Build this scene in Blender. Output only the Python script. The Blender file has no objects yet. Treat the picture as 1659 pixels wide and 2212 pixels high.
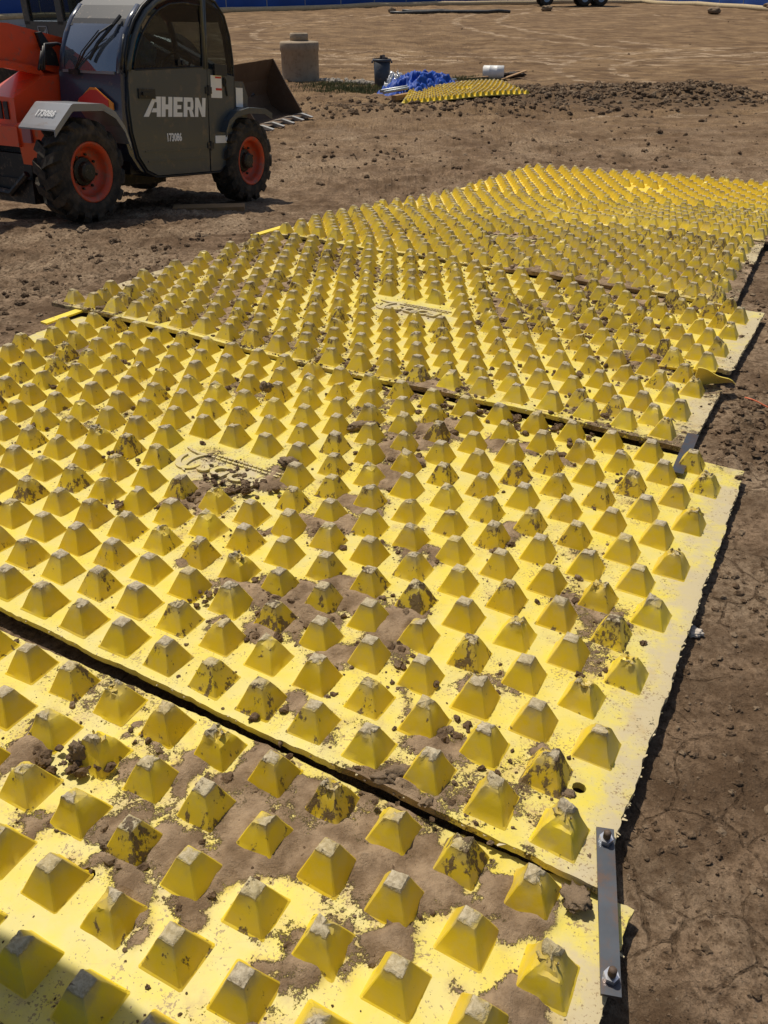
import bpy, bmesh, math, random
import numpy as np
from mathutils import Vector, Matrix

random.seed(7)
rng = np.random.default_rng(11)
SC = bpy.context.scene
COL = SC.collection

# ------------------------------------------------------------------ camera
cam = bpy.data.objects.new('camera', bpy.data.cameras.new('camera'))
COL.objects.link(cam)
cam.location = (0, 0, 1.6)
cam.rotation_euler = (math.radians(90 - 32.6), 0, 0)
cam.data.sensor_fit = 'VERTICAL'
cam.data.sensor_height = 24.0
cam.data.sensor_width = 18.0
cam.data.lens = 24.0 * 1770 / 2212
cam.data.clip_start = 0.02
cam.data.clip_end = 600
SC.camera = cam

# ------------------------------------------------------------------ light
SUN_AZ, SUN_EL = 122.0, 63.0            # azimuth counter-clockwise from +X, elevation
w = bpy.data.worlds.new('World'); SC.world = w; w.use_nodes = True
nt = w.node_tree
sky = nt.nodes.new('ShaderNodeTexSky'); sky.sky_type = 'NISHITA'; sky.sun_disc = False
sky.sun_elevation = math.radians(SUN_EL)
sky.sun_rotation = math.radians(90 - SUN_AZ)
sky.dust_density = 2.0; sky.air_density = 1.0
bg = nt.nodes['Background']; bg.inputs['Strength'].default_value = 0.085
nt.links.new(sky.outputs[0], bg.inputs[0])
sun = bpy.data.objects.new('sun', bpy.data.lights.new('sun', 'SUN')); COL.objects.link(sun)
sun.data.energy = 4.3; sun.data.angle = math.radians(0.53); sun.data.color = (1.0, 0.93, 0.80)
az, el = math.radians(SUN_AZ), math.radians(SUN_EL)
SD = Vector((math.cos(el)*math.cos(az), math.cos(el)*math.sin(az), math.sin(el)))
sun.rotation_euler = SD.to_track_quat('Z', 'Y').to_euler()
sun.location = (-4, 10, 14)
SC.view_settings.view_transform = 'Standard'; SC.view_settings.look = 'None'
SC.view_settings.gamma = 1.0; SC.view_settings.exposure = -0.04
SC.view_settings.use_curve_mapping = False

# ------------------------------------------------------------------ noise
_tab = [np.random.default_rng(100+i).random((256, 256)).astype(np.float32) for i in range(8)]
def vnoise(x, y, seed=0):
    xi = np.floor(x).astype(np.int64); yi = np.floor(y).astype(np.int64)
    fx = x - xi; fy = y - yi
    fx = fx*fx*fx*(fx*(fx*6-15)+10); fy = fy*fy*fy*(fy*(fy*6-15)+10)
    t = _tab[seed % 8]; s = (seed*37) % 251
    a = t[(xi+s) & 255, yi & 255]; b = t[(xi+1+s) & 255, yi & 255]
    c = t[(xi+s) & 255, (yi+1) & 255]; d = t[(xi+1+s) & 255, (yi+1) & 255]
    return (a*(1-fx)+b*fx)*(1-fy) + (c*(1-fx)+d*fx)*fy
def fbm(x, y, oct=4, seed=0, gain=0.5):
    r = 0; a = 1; n = 0
    for i in range(oct):
        r = r + a*vnoise(x*(2.03**i)+i*17.3, y*(2.03**i)+i*9.1, seed+i); n += a; a *= gain
    return r/n
def sm(t):
    t = np.clip(t, 0, 1); return t*t*(3-2*t)

def T(x, y):
    """level of the top of the mats; the ground lies under it"""
    p = y + 0.1*x
    return -0.40*sm((p-5.8)/4.7) + 0.9*sm((y-24)/60.0)

# ------------------------------------------------------------------ mesh helpers
def fastmesh(name, V, F, smooth=True):
    V = np.asarray(V, np.float32); me = bpy.data.meshes.new(name)
    me.vertices.add(len(V)); me.vertices.foreach_set('co', V.ravel())
    if not isinstance(F, (list, tuple)): F = [F]
    F = [np.asarray(f, np.int32) for f in F if len(f)]
    tot = sum(f.size for f in F); cnt = sum(len(f) for f in F)
    me.loops.add(tot); me.polygons.add(cnt)
    me.loops.foreach_set('vertex_index', np.concatenate([f.ravel() for f in F]))
    ls = []; off = 0
    for f in F:
        k = f.shape[1]; ls.append(off + np.arange(len(f))*k); off += f.size
    me.polygons.foreach_set('loop_start', np.concatenate(ls).astype(np.int32))
    me.update(calc_edges=True); me.validate()
    me.polygons.foreach_set('use_smooth', np.full(len(me.polygons), smooth))
    return me
def link(name, me, mat=None, parent=None, label=None, cat=None, group=None, kind=None):
    o = bpy.data.objects.new(name, me); COL.objects.link(o)
    if mat is not None and me is not None:
        me.materials.clear(); me.materials.append(mat)
    if parent is not None: o.parent = parent
    tag(o, label, cat, group, kind)
    return o
def tag(o, label=None, cat=None, group=None, kind=None):
    if label: o['label'] = label
    if cat: o['category'] = cat
    if group: o['group'] = group
    if kind: o['kind'] = kind
    return o
def empty(name, loc, label, cat, group=None):
    o = bpy.data.objects.new(name, None); COL.objects.link(o); o.location = loc
    o.empty_display_size = 0.1
    return tag(o, label, cat, group)
def bm_mesh(name, bm, smooth=False, bevel=0.0, seg=2, angle=30):
    if bevel:
        es = [e for e in bm.edges if len(e.link_faces) == 2 and e.calc_face_angle(0) > math.radians(angle)]
        if es: bmesh.ops.bevel(bm, geom=es, offset=bevel, segments=seg, affect='EDGES', profile=0.6, clamp_overlap=True)
    bmesh.ops.recalc_face_normals(bm, faces=bm.faces)
    me = bpy.data.meshes.new(name); bm.to_mesh(me); bm.free()
    for p in me.polygons: p.use_smooth = smooth
    return me
def box(bm, lo, hi, mat=None):
    vs = []
    for z in (lo[2], hi[2]):
        for x, y in ((lo[0], lo[1]), (hi[0], lo[1]), (hi[0], hi[1]), (lo[0], hi[1])):
            v = Vector((x, y, z)); vs.append(bm.verts.new(mat @ v if mat else v))
    for f in ((3,2,1,0), (4,5,6,7), (0,1,5,4), (1,2,6,5), (2,3,7,6), (3,0,4,7)):
        bm.faces.new([vs[i] for i in f])
    return bm
def prism(bm, pts, axis, a, b):
    """polygon pts in the two other axes, extruded along axis from a to b"""
    def mk(p, t):
        if axis == 'y': return Vector((p[0], t, p[1]))
        if axis == 'x': return Vector((t, p[0], p[1]))
        return Vector((p[0], p[1], t))
    A = [bm.verts.new(mk(p, a)) for p in pts]; B = [bm.verts.new(mk(p, b)) for p in pts]
    n = len(pts)
    bm.faces.new(A); bm.faces.new(B[::-1])
    for i in range(n):
        bm.faces.new((A[i], B[i], B[(i+1) % n], A[(i+1) % n]))
    return bm
def cyl(bm, p, q, r, r2=None, n=16, cap=True):
    p = Vector(p); q = Vector(q); r2 = r if r2 is None else r2
    d = (q-p).normalized(); u = d.orthogonal().normalized(); v = d.cross(u)
    A = []; B = []
    for i in range(n):
        a = 2*math.pi*i/n; e = u*math.cos(a)+v*math.sin(a)
        A.append(bm.verts.new(p+e*r)); B.append(bm.verts.new(q+e*r2))
    for i in range(n): bm.faces.new((A[i], A[(i+1) % n], B[(i+1) % n], B[i]))
    if cap: bm.faces.new(A[::-1]); bm.faces.new(B)
    return bm
def tube(bm, pts, r, n=8, ry=None):
    """tube along a polyline"""
    pts = [Vector(p) for p in pts]; rings = []; u = None
    for i, p in enumerate(pts):
        d = (pts[min(i+1, len(pts)-1)] - pts[max(i-1, 0)]).normalized()
        u = d.orthogonal().normalized() if u is None else (u - d*u.dot(d)).normalized()
        v = d.cross(u)
        rr = r[i] if isinstance(r, (list, tuple)) else r
        rings.append([bm.verts.new(p+(u*math.cos(2*math.pi*k/n)+v*math.sin(2*math.pi*k/n))*rr) for k in range(n)])
    for a, b in zip(rings, rings[1:]):
        for k in range(n): bm.faces.new((a[k], a[(k+1) % n], b[(k+1) % n], b[k]))
    bm.faces.new(rings[0][::-1]); bm.faces.new(rings[-1])
    return bm
def lathe(bm, prof, n=32, axis='z', c=(0, 0, 0), close=False, cap=True):
    """prof: (radius, height)"""
    c = Vector(c); rings = []
    for r, h in prof:
        ring = []
        for i in range(n):
            a = 2*math.pi*i/n
            if axis == 'z': p = Vector((r*math.cos(a), r*math.sin(a), h))
            else: p = Vector((r*math.cos(a), h, r*math.sin(a)))
            ring.append(bm.verts.new(c+p))
        rings.append(ring)
    prs = list(zip(rings, rings[1:])) + ([(rings[-1], rings[0])] if close else [])
    for a, b in prs:
        for i in range(n): bm.faces.new((a[i], a[(i+1) % n], b[(i+1) % n], b[i]))
    if not close and cap:
        if prof[0][0] > 1e-5: bm.faces.new(rings[0][::-1])
        if prof[-1][0] > 1e-5: bm.faces.new(rings[-1])
    return bm
def text_mesh(name, s, size, shear=0.0, depth=0.002, offset=0.0):
    cu = bpy.data.curves.new(name, 'FONT'); cu.body = s; cu.size = size; cu.shear = shear
    cu.extrude = depth; cu.offset = offset; cu.align_x = 'CENTER'; cu.align_y = 'CENTER'; cu.resolution_u = 3
    o = bpy.data.objects.new(name, cu); COL.objects.link(o)
    dg = bpy.context.evaluated_depsgraph_get()
    me = bpy.data.meshes.new_from_object(o.evaluated_get(dg)); me.name = name
    bpy.data.objects.remove(o); bpy.data.curves.remove(cu)
    return me

# ------------------------------------------------------------------ materials
def mat(name):
    m = bpy.data.materials.new(name); m.use_nodes = True
    n = m.node_tree.nodes; l = m.node_tree.links
    return m, n, l, n['Principled BSDF']
def N(n, t, **k):
    x = n.new(t)
    for a, b in k.items():
        if a in x.inputs.keys(): x.inputs[a].default_value = b
        else: setattr(x, a, b)
    return x
def mix(n, l, fac, a, b):
    x = n.new('ShaderNodeMix'); x.data_type = 'RGBA'
    for s, v in ((0, fac), (6, a), (7, b)):
        if hasattr(v, 'type') and hasattr(v, 'node'): l.new(v, x.inputs[s])
        elif s == 0: x.inputs[0].default_value = v
        else: x.inputs[s].default_value = (*v, 1)
    return x.outputs[2]
def math_(n, l, op, a, b=None, c=None, clamp=False):
    x = n.new('ShaderNodeMath'); x.operation = op; x.use_clamp = clamp
    for i, v in enumerate((a, b, c)):
        if v is None: continue
        if hasattr(v, 'node'): l.new(v, x.inputs[i])
        else: x.inputs[i].default_value = v
    return x.outputs[0]
def ramp(n, l, v, a, b):
    x = n.new('ShaderNodeMapRange'); x.interpolation_type = 'SMOOTHSTEP'
    l.new(v, x.inputs[0]); x.inputs[1].default_value = a; x.inputs[2].default_value = b
    return x.outputs[0]
def noise(n, l, co, scale, detail=4, rough=0.55, dist=0.0):
    x = n.new('ShaderNodeTexNoise'); x.inputs['Scale'].default_value = scale
    x.inputs['Detail'].default_value = detail; x.inputs['Roughness'].default_value = rough
    x.inputs['Distortion'].default_value = dist
    l.new(co, x.inputs['Vector']); return x.outputs[0]
def bump(n, l, h, strength, dist, prev=None):
    x = n.new('ShaderNodeBump'); x.inputs['Strength'].default_value = strength
    x.inputs['Distance'].default_value = dist; l.new(h, x.inputs['Height'])
    if prev is not None: l.new(prev, x.inputs['Normal'])
    return x.outputs[0]
def attr(n, name, kind='GEOMETRY'):
    x = n.new('ShaderNodeAttribute'); x.attribute_name = name; x.attribute_type = kind
    return x.outputs['Fac']
def simple(name, col, rough=0.6, metal=0.0, var=0.15, dirt=0.0, scale=8.0, dirtcol=(0.20, 0.145, 0.10), spec=0.5, bmp=0.0):
    m, n, l, p = mat(name)
    g = n.new('ShaderNodeNewGeometry').outputs['Position']
    v = noise(n, l, g, scale, 5)
    c = mix(n, l, v, tuple(x*(1-var) for x in col), tuple(min(1, x*(1+var)) for x in col))
    if dirt:
        d = noise(n, l, g, scale*2.3, 6, 0.65)
        c = mix(n, l, math_(n, l, 'MULTIPLY', ramp(n, l, d, 0.62-dirt*0.35, 0.75), 0.8), c, dirtcol)
    l.new(c, p.inputs['Base Color'])
    p.inputs['Roughness'].default_value = rough; p.inputs['Metallic'].default_value = metal
    p.inputs['Specular IOR Level'].default_value = spec
    if bmp:
        l.new(bump(n, l, noise(n, l, g, scale*12, 5), bmp, 0.01), p.inputs['Normal'])
    return m

MUD_D, MUD_M, MUD_L = (0.110, 0.067, 0.037), (0.310, 0.208, 0.128), (0.470, 0.345, 0.225)

def ground_material():
    m, n, l, p = mat('ground_soil')
    g = n.new('ShaderNodeNewGeometry').outputs['Position']
    sep = n.new('ShaderNodeSeparateXYZ'); l.new(g, sep.inputs[0])
    far = ramp(n, l, sep.outputs[1], 7.0, 24.0)
    big = noise(n, l, g, 1.1, 7, 0.68)
    med = noise(n, l, g, 5.0, 6, 0.62)
    fin = noise(n, l, g, 38.0, 6, 0.7)
    c = mix(n, l, ramp(n, l, med, 0.35, 0.68), MUD_D, MUD_M)
    c = mix(n, l, math_(n, l, 'MULTIPLY', ramp(n, l, big, 0.42, 0.68), 0.75), c, MUD_L)
    # far field: drier, redder, streaked by wheel tracks running across
    st = n.new('ShaderNodeVectorMath'); st.operation = 'MULTIPLY'; l.new(g, st.inputs[0]); st.inputs[1].default_value = (0.35, 0.80, 0.0)
    s1 = noise(n, l, st.outputs[0], 1.6, 7, 0.65, 0.6)
    s2 = n.new('ShaderNodeVectorMath'); s2.operation = 'MULTIPLY'; l.new(g, s2.inputs[0]); s2.inputs[1].default_value = (0.5, 2.0, 0.0)
    s3 = noise(n, l, s2.outputs[0], 1.7, 8, 0.7)
    fc = mix(n, l, ramp(n, l, s1, 0.38, 0.66), (0.150, 0.088, 0.042), (0.340, 0.220, 0.112))
    fc = mix(n, l, ramp(n, l, s3, 0.50, 0.36), fc, (0.085, 0.050, 0.027))
    # arcs pressed by turning machines
    for cx, cy, R, wd in ((9, 46, 17, .22), (9, 46, 15.2, .22), (30, 52, 26, .3), (30, 52, 23.6, .3), (-6, 70, 41, .3), (-6, 70, 38.8, .3), (14, 26, 9.0, .16), (14, 26, 7.4, .16), (2, -30, 62, .2), (2, -30, 64, .2), (8, 4, 11.5, .10), (8, 4, 13.3, .10)):
        sb = n.new('ShaderNodeVectorMath'); sb.operation = 'SUBTRACT'; l.new(g, sb.inputs[0]); sb.inputs[1].default_value = (cx, cy, 0)
        fl_ = n.new('ShaderNodeVectorMath'); fl_.operation = 'MULTIPLY'; l.new(sb.outputs[0], fl_.inputs[0]); fl_.inputs[1].default_value = (1, 1, 0)
        le = n.new('ShaderNodeVectorMath'); le.operation = 'LENGTH'; l.new(fl_.outputs[0], le.inputs[0])
        dr_ = math_(n, l, 'ABSOLUTE', math_(n, l, 'SUBTRACT', le.outputs['Value'], R))
        dr_ = math_(n, l, 'ADD', dr_, math_(n, l, 'MULTIPLY', math_(n, l, 'SUBTRACT', noise(n, l, g, 1.2, 4, 0.7), 0.5), wd*2.2))
        k_ = math_(n, l, 'MULTIPLY', ramp(n, l, dr_, wd, wd*0.3), ramp(n, l, s3, 0.44, 0.58))
        fc = mix(n, l, math_(n, l, 'MULTIPLY', k_, 0.75), fc, (0.58, 0.435, 0.285))
    fc = mix(n, l, math_(n, l, 'MULTIPLY', ramp(n, l, s1, 0.60, 0.76), 0.5), fc, (0.56, 0.41, 0.25))
    c = mix(n, l, far, c, fc)
    # damp dug soil round the spoil bank
    ds = n.new('ShaderNodeVectorMath'); ds.operation = 'MULTIPLY_ADD'; l.new(g, ds.inputs[0]); ds.inputs[1].default_value = (0.20, 0.42, 0.0); ds.inputs[2].default_value = (-0.86, -8.25, 0.0)
    ln = n.new('ShaderNodeVectorMath'); ln.operation = 'LENGTH'; l.new(ds.outputs[0], ln.inputs[0])
    dm = math_(n, l, 'ADD', ln.outputs['Value'], math_(n, l, 'MULTIPLY', math_(n, l, 'SUBTRACT', noise(n, l, g, 1.3, 5, 0.65), 0.5), 1.6))
    c = mix(n, l, math_(n, l, 'MULTIPLY', ramp(n, l, dm, 1.05, 0.45), 0.7), c, (0.115, 0.075, 0.043))
    # pale grains and straw crumbs
    sp = noise(n, l, g, 170.0, 2, 0.5)
    c = mix(n, l, math_(n, l, 'MULTIPLY', ramp(n, l, sp, 0.70, 0.76), 0.55), c, (0.42, 0.35, 0.26))
    c = mix(n, l, ramp(n, l, fin, 0.62, 0.30), c, MUD_D)
    l.new(c, p.inputs['Base Color'])
    p.inputs['Roughness'].default_value = 0.95; p.inputs['Specular IOR Level'].default_value = 0.15
    # shrinkage cracks where the soil has dried smooth
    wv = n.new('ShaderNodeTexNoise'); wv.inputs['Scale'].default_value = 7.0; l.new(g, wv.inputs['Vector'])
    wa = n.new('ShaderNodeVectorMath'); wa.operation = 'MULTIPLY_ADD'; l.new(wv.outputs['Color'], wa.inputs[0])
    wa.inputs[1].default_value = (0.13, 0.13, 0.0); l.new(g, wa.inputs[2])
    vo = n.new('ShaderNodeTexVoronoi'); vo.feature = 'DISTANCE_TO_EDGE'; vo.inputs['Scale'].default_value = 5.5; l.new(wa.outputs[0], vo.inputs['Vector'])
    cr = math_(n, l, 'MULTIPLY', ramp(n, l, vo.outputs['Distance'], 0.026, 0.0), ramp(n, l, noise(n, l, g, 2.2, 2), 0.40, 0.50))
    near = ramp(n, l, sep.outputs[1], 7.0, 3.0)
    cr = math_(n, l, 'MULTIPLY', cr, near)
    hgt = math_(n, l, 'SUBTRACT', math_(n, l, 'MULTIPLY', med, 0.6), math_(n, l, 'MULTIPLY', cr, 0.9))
    c = mix(n, l, math_(n, l, 'MULTIPLY', cr, 0.55), c, MUD_D); l.new(c, p.inputs['Base Color'])  # cracks darkened in the colour too, standing in for the shade inside them
    b = bump(n, l, hgt, 0.9, 0.05)
    b = bump(n, l, fin, 1.0, 0.024, b)
    b = bump(n, l, noise(n, l, g, 130.0, 4, 0.7), 0.8, 0.007, b)
    l.new(b, p.inputs['Normal'])
    return m
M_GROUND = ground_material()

def clod_material(name, k=1.0):
    m, n, l, p = mat(name)
    g = n.new('ShaderNodeNewGeometry'); ri = g.outputs['Random Per Island']; g = g.outputs['Position']
    v = noise(n, l, g, 40.0, 6, 0.7)
    c = mix(n, l, ramp(n, l, v, 0.3, 0.7), tuple(x*k for x in MUD_D), tuple(x*k for x in MUD_M))
    c = mix(n, l, math_(n, l, 'MULTIPLY', ramp(n, l, ri, 0.55, 1.0), 0.6), c, tuple(x*k for x in MUD_L))
    l.new(c, p.inputs['Base Color']); p.inputs['Roughness'].default_value = 0.95
    p.inputs['Specular IOR Level'].default_value = 0.15
    b = bump(n, l, noise(n, l, g, 150.0, 5, 0.7), 0.8, 0.008)
    l.new(b, p.inputs['Normal'])
    return m
M_CLOD = clod_material('dried_mud_clods', 0.62)

def plate_material():
    m, n, l, p = mat('yellow_mat_plastic')
    g = n.new('ShaderNodeNewGeometry').outputs['Position']
    mud = attr(n, 'mud'); dust = attr(n, 'dust'); tint = attr(n, 'clean')
    film = noise(n, l, g, 7.0, 6, 0.65)
    y = mix(n, l, ramp(n, l, film, 0.32, 0.66), (0.65, 0.530, 0.070), (0.61, 0.525, 0.175))
    y = mix(n, l, tint, y, (0.82, 0.56, 0.035))
    dd = math_(n, l, 'ADD', dust, math_(n, l, 'MULTIPLY', math_(n, l, 'SUBTRACT', noise(n, l, g, 14.0, 6, 0.7), 0.5), 1.3))
    y = mix(n, l, math_(n, l, 'MULTIPLY', ramp(n, l, dd, 0.28, 0.80), 0.85), y, (0.47, 0.39, 0.265))
    # drag marks left by tyres, along the path
    dv = n.new('ShaderNodeMapping'); dv.inputs['Rotation'].default_value = (0, 0, math.radians(-61)); dv.inputs['Scale'].default_value = (6.0, 95.0, 1.0); l.new(g, dv.inputs['Vector'])
    dk = math_(n, l, 'MULTIPLY', ramp(n, l, noise(n, l, dv.outputs[0], 1.0, 4, 0.65), 0.58, 0.72), ramp(n, l, noise(n, l, g, 3.0, 3), 0.42, 0.60))
    y = mix(n, l, math_(n, l, 'MULTIPLY', dk, 0.45), y, (0.40, 0.30, 0.12))
    # scuffs
    sc = noise(n, l, g, 90.0, 3, 0.6)
    y = mix(n, l, math_(n, l, 'MULTIPLY', ramp(n, l, sc, 0.63, 0.74), 0.35), y, (0.45, 0.36, 0.16))
    spk = math_(n, l, 'ADD', noise(n, l, g, 150.0, 3, 0.6), math_(n, l, 'MULTIPLY', math_(n, l, 'SUBTRACT', noise(n, l, g, 13.0, 4, 0.6), 0.5), 0.55))
    spk = math_(n, l, 'ADD', spk, math_(n, l, 'MULTIPLY', mud, 0.16))
    y = mix(n, l, math_(n, l, 'MULTIPLY', ramp(n, l, spk, 0.655, 0.70), 0.8), y, (0.23, 0.15, 0.075))
    e = math_(n, l, 'ADD', mud, math_(n, l, 'MULTIPLY', math_(n, l, 'SUBTRACT', noise(n, l, g, 32.0, 7, 0.75), 0.5), 1.05))
    e = math_(n, l, 'ADD', e, math_(n, l, 'MULTIPLY', math_(n, l, 'SUBTRACT', noise(n, l, g, 210.0, 3, 0.6), 0.5), 0.45))
    thin = math_(n, l, 'ADD', math_(n, l, 'MULTIPLY', mud, 0.8), math_(n, l, 'MULTIPLY', math_(n, l, 'SUBTRACT', noise(n, l, g, 18.0, 8, 0.72), 0.5), 1.3))
    y = mix(n, l, math_(n, l, 'MULTIPLY', ramp(n, l, thin, 0.18, 0.62), 0.72), y, (0.44, 0.315, 0.135))
    f = ramp(n, l, e, 0.48, 0.60)
    mc = mix(n, l, ramp(n, l, noise(n, l, g, 11.0, 6, 0.65), 0.35, 0.68), (0.190, 0.125, 0.072), (0.385, 0.275, 0.175))
    c = mix(n, l, f, y, mc)
    l.new(c, p.inputs['Base Color'])
    r = n.new('ShaderNodeMapRange'); l.new(f, r.inputs[0]); r.inputs[3].default_value = 0.50; r.inputs[4].default_value = 0.95
    l.new(r.outputs[0], p.inputs['Roughness'])
    p.inputs['Specular IOR Level'].default_value = 0.3
    hh = math_(n, l, 'MULTIPLY', f, math_(n, l, 'ADD', 0.35, math_(n, l, 'ADD', noise(n, l, g, 95.0, 6, 0.75), math_(n, l, 'MULTIPLY', noise(n, l, g, 24.0, 4, 0.6), 1.2))))
    b = bump(n, l, hh, 0.9, 0.009)
    b = bump(n, l, sc, 0.12, 0.002, b)
    l.new(b, p.inputs['Normal'])
    return m
M_PLATE = plate_material()

def stud_material():
    m, n, l, p = mat('yellow_stud_plastic')
    tc = n.new('ShaderNodeTexCoord').outputs['Object']
    oi = n.new('ShaderNodeObjectInfo'); rnd = oi.outputs['Random']
    off = n.new('ShaderNodeVectorMath'); off.operation = 'MULTIPLY_ADD'
    cv = n.new('ShaderNodeCombineXYZ')
    for i in range(3): l.new(rnd, cv.inputs[i])
    l.new(cv.outputs[0], off.inputs[0]); off.inputs[1].default_value = (37.0, 91.0, 53.0); l.new(tc, off.inputs[2])
    co = off.outputs[0]
    sep = n.new('ShaderNodeSeparateXYZ'); l.new(tc, sep.inputs[0]); z = sep.outputs[2]
    dirt = attr(n, 'dirt', 'OBJECT'); dust = attr(n, 'dust', 'OBJECT'); clean = attr(n, 'clean', 'OBJECT')
    n1 = noise(n, l, co, 26.0, 5, 0.65); n2 = noise(n, l, co, 85.0, 5, 0.7)
    y = mix(n, l, rnd, (0.65, 0.450, 0.012), (0.78, 0.585, 0.030))
    y = mix(n, l, clean, y, (0.88, 0.65, 0.035))
    y = mix(n, l, math_(n, l, 'MULTIPLY', ramp(n, l, n1, 0.35, 0.72), math_(n, l, 'ADD', dust, 0.22)), y, (0.58, 0.445, 0.16))
    # grime thinning downward from the worn top
    zz = math_(n, l, 'ADD', z, math_(n, l, 'MULTIPLY', math_(n, l, 'SUBTRACT', n1, 0.5), 0.040))
    r2 = math_(n, l, 'FRACT', math_(n, l, 'MULTIPLY', rnd, 17.31))
    y = mix(n, l, math_(n, l, 'MULTIPLY', ramp(n, l, zz, 0.046, 0.080), math_(n, l, 'MULTIPLY_ADD', r2, 0.60, 0.30)), y, (0.33, 0.265, 0.155))
    top = ramp(n, l, math_(n, l, 'ADD', z, math_(n, l, 'MULTIPLY', math_(n, l, 'SUBTRACT', n2, 0.5), 0.012)), 0.0715, 0.077)
    tcx = mix(n, l, ramp(n, l, n2, 0.35, 0.65), (0.31, 0.25, 0.165), (0.52, 0.445, 0.315))
    y = mix(n, l, math_(n, l, 'MULTIPLY', top, math_(n, l, 'MULTIPLY_ADD', math_(n, l, 'FRACT', math_(n, l, 'MULTIPLY', rnd, 41.7)), 0.35, 0.60)), y, tcx)
    # mud splashes and scrapes
    st = n.new('ShaderNodeVectorMath'); st.operation = 'MULTIPLY'; l.new(co, st.inputs[0]); st.inputs[1].default_value = (1.0, 1.0, 0.55)
    sp = noise(n, l, st.outputs[0], 34.0, 7, 0.72)
    low = math_(n, l, 'MULTIPLY', ramp(n, l, z, 0.014, 0.0), 0.03)
    e = math_(n, l, 'ADD', math_(n, l, 'ADD', sp, low), math_(n, l, 'MULTIPLY', dirt, 0.20))
    f = ramp(n, l, e, 0.685, 0.735)
    mc = mix(n, l, n2, (0.075, 0.046, 0.024), (0.21, 0.145, 0.088))
    c = mix(n, l, math_(n, l, 'MULTIPLY', f, 0.93), y, mc)
    l.new(c, p.inputs['Base Color'])
    r = n.new('ShaderNodeMapRange'); l.new(math_(n, l, 'MAXIMUM', f, top), r.inputs[0]); r.inputs[3].default_value = 0.42; r.inputs[4].default_value = 0.9
    l.new(r.outputs[0], p.inputs['Roughness']); p.inputs['Specular IOR Level'].default_value = 0.35
    b = bump(n, l, math_(n, l, 'MULTIPLY', f, n2), 0.7, 0.006)
    b = bump(n, l, math_(n, l, 'MULTIPLY', n2, math_(n, l, 'ADD', top, 0.10)), 0.7, 0.006, b)
    l.new(b, p.inputs['Normal'])
    return m
M_STUD = stud_material()

M_STEEL = simple('dark_flat_steel', (0.070, 0.078, 0.092), 0.42, 0.55, 0.45, 0.60, 11.0, (0.13, 0.070, 0.038))
M_ZINC = simple('zinc_nut', (0.62, 0.63, 0.66), 0.28, 0.9, 0.15, 0.1, 60.0)
M_RUST = simple('rusty_bolt', (0.10, 0.065, 0.045), 0.7, 0.3, 0.4, 0.3, 120.0)
M_YBAR = simple('yellow_bar_paint', (0.80, 0.60, 0.03), 0.45, 0.0, 0.08, 0.2, 20.0)

# ------------------------------------------------------------------ the mats
ML, MW = 2.07, 3.66
MATS = [   # NR, NL, FL, FR (x, y)
    dict(c=[(-0.478, -0.865), (-3.709, 0.853), (-2.714, 2.707), (0.517, 0.989)], n=(260, 150), look='nearest'),
    dict(c=[(0.450, 1.018), (-2.729, 2.832), (-1.764, 4.622), (1.416, 2.798)], n=(280, 165), look='second'),
    dict(c=[(1.224, 2.936), (-1.976, 4.771), (-0.940, 6.460), (2.220, 4.650)], n=(230, 130), look='third'),
    dict(c=[(2.060, 4.720), (-0.880, 6.520), (-0.200, 8.290), (2.880, 6.320)], n=(180, 100), look='fourth'),
    dict(c=[(2.930, 6.290), (-0.150, 8.330), (0.850, 10.16), (3.930, 8.220)], n=(120, 70), look='fifth'),
    dict(c=[(4.020, 8.270), (0.880, 10.20), (1.900, 11.72), (5.150, 9.950)], n=(120, 70), look='sixth'),
    dict(c=[(3.250, 20.20), (0.350, 18.75), (0.550, 20.10), (2.750, 21.60)], n=(80, 46), look='far'),
]
LAB = [
    'yellow studded mat closest to the camera, smeared with a big sheet of brown mud',
    'yellow studded mat bolted behind the closest mat, raised lip along a wide black gap',
    'yellow studded mat with a torn right edge and an upturned yellow flap of plastic',
    'dusty grey-yellow studded mat beyond the one with the torn flap',
    'yellow studded mat just before the bright orange-yellow mat at the far end',
    'cleanest, bright orange-yellow studded mat at the far end of the mat path',
    'loose yellow studded mat lying apart in the distance beside the blue tarp',
]
def mxy(i, u, v):
    """u metres from the right edge, v metres from the near edge"""
    c = MATS[i]['c']; a = u/MW; b = v/ML
    x = (1-a)*(1-b)*c[0][0] + a*(1-b)*c[1][0] + a*b*c[2][0] + (1-a)*b*c[3][0]
    y = (1-a)*(1-b)*c[0][1] + a*(1-b)*c[1][1] + a*b*c[2][1] + (1-a)*b*c[3][1]
    return x, y
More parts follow.
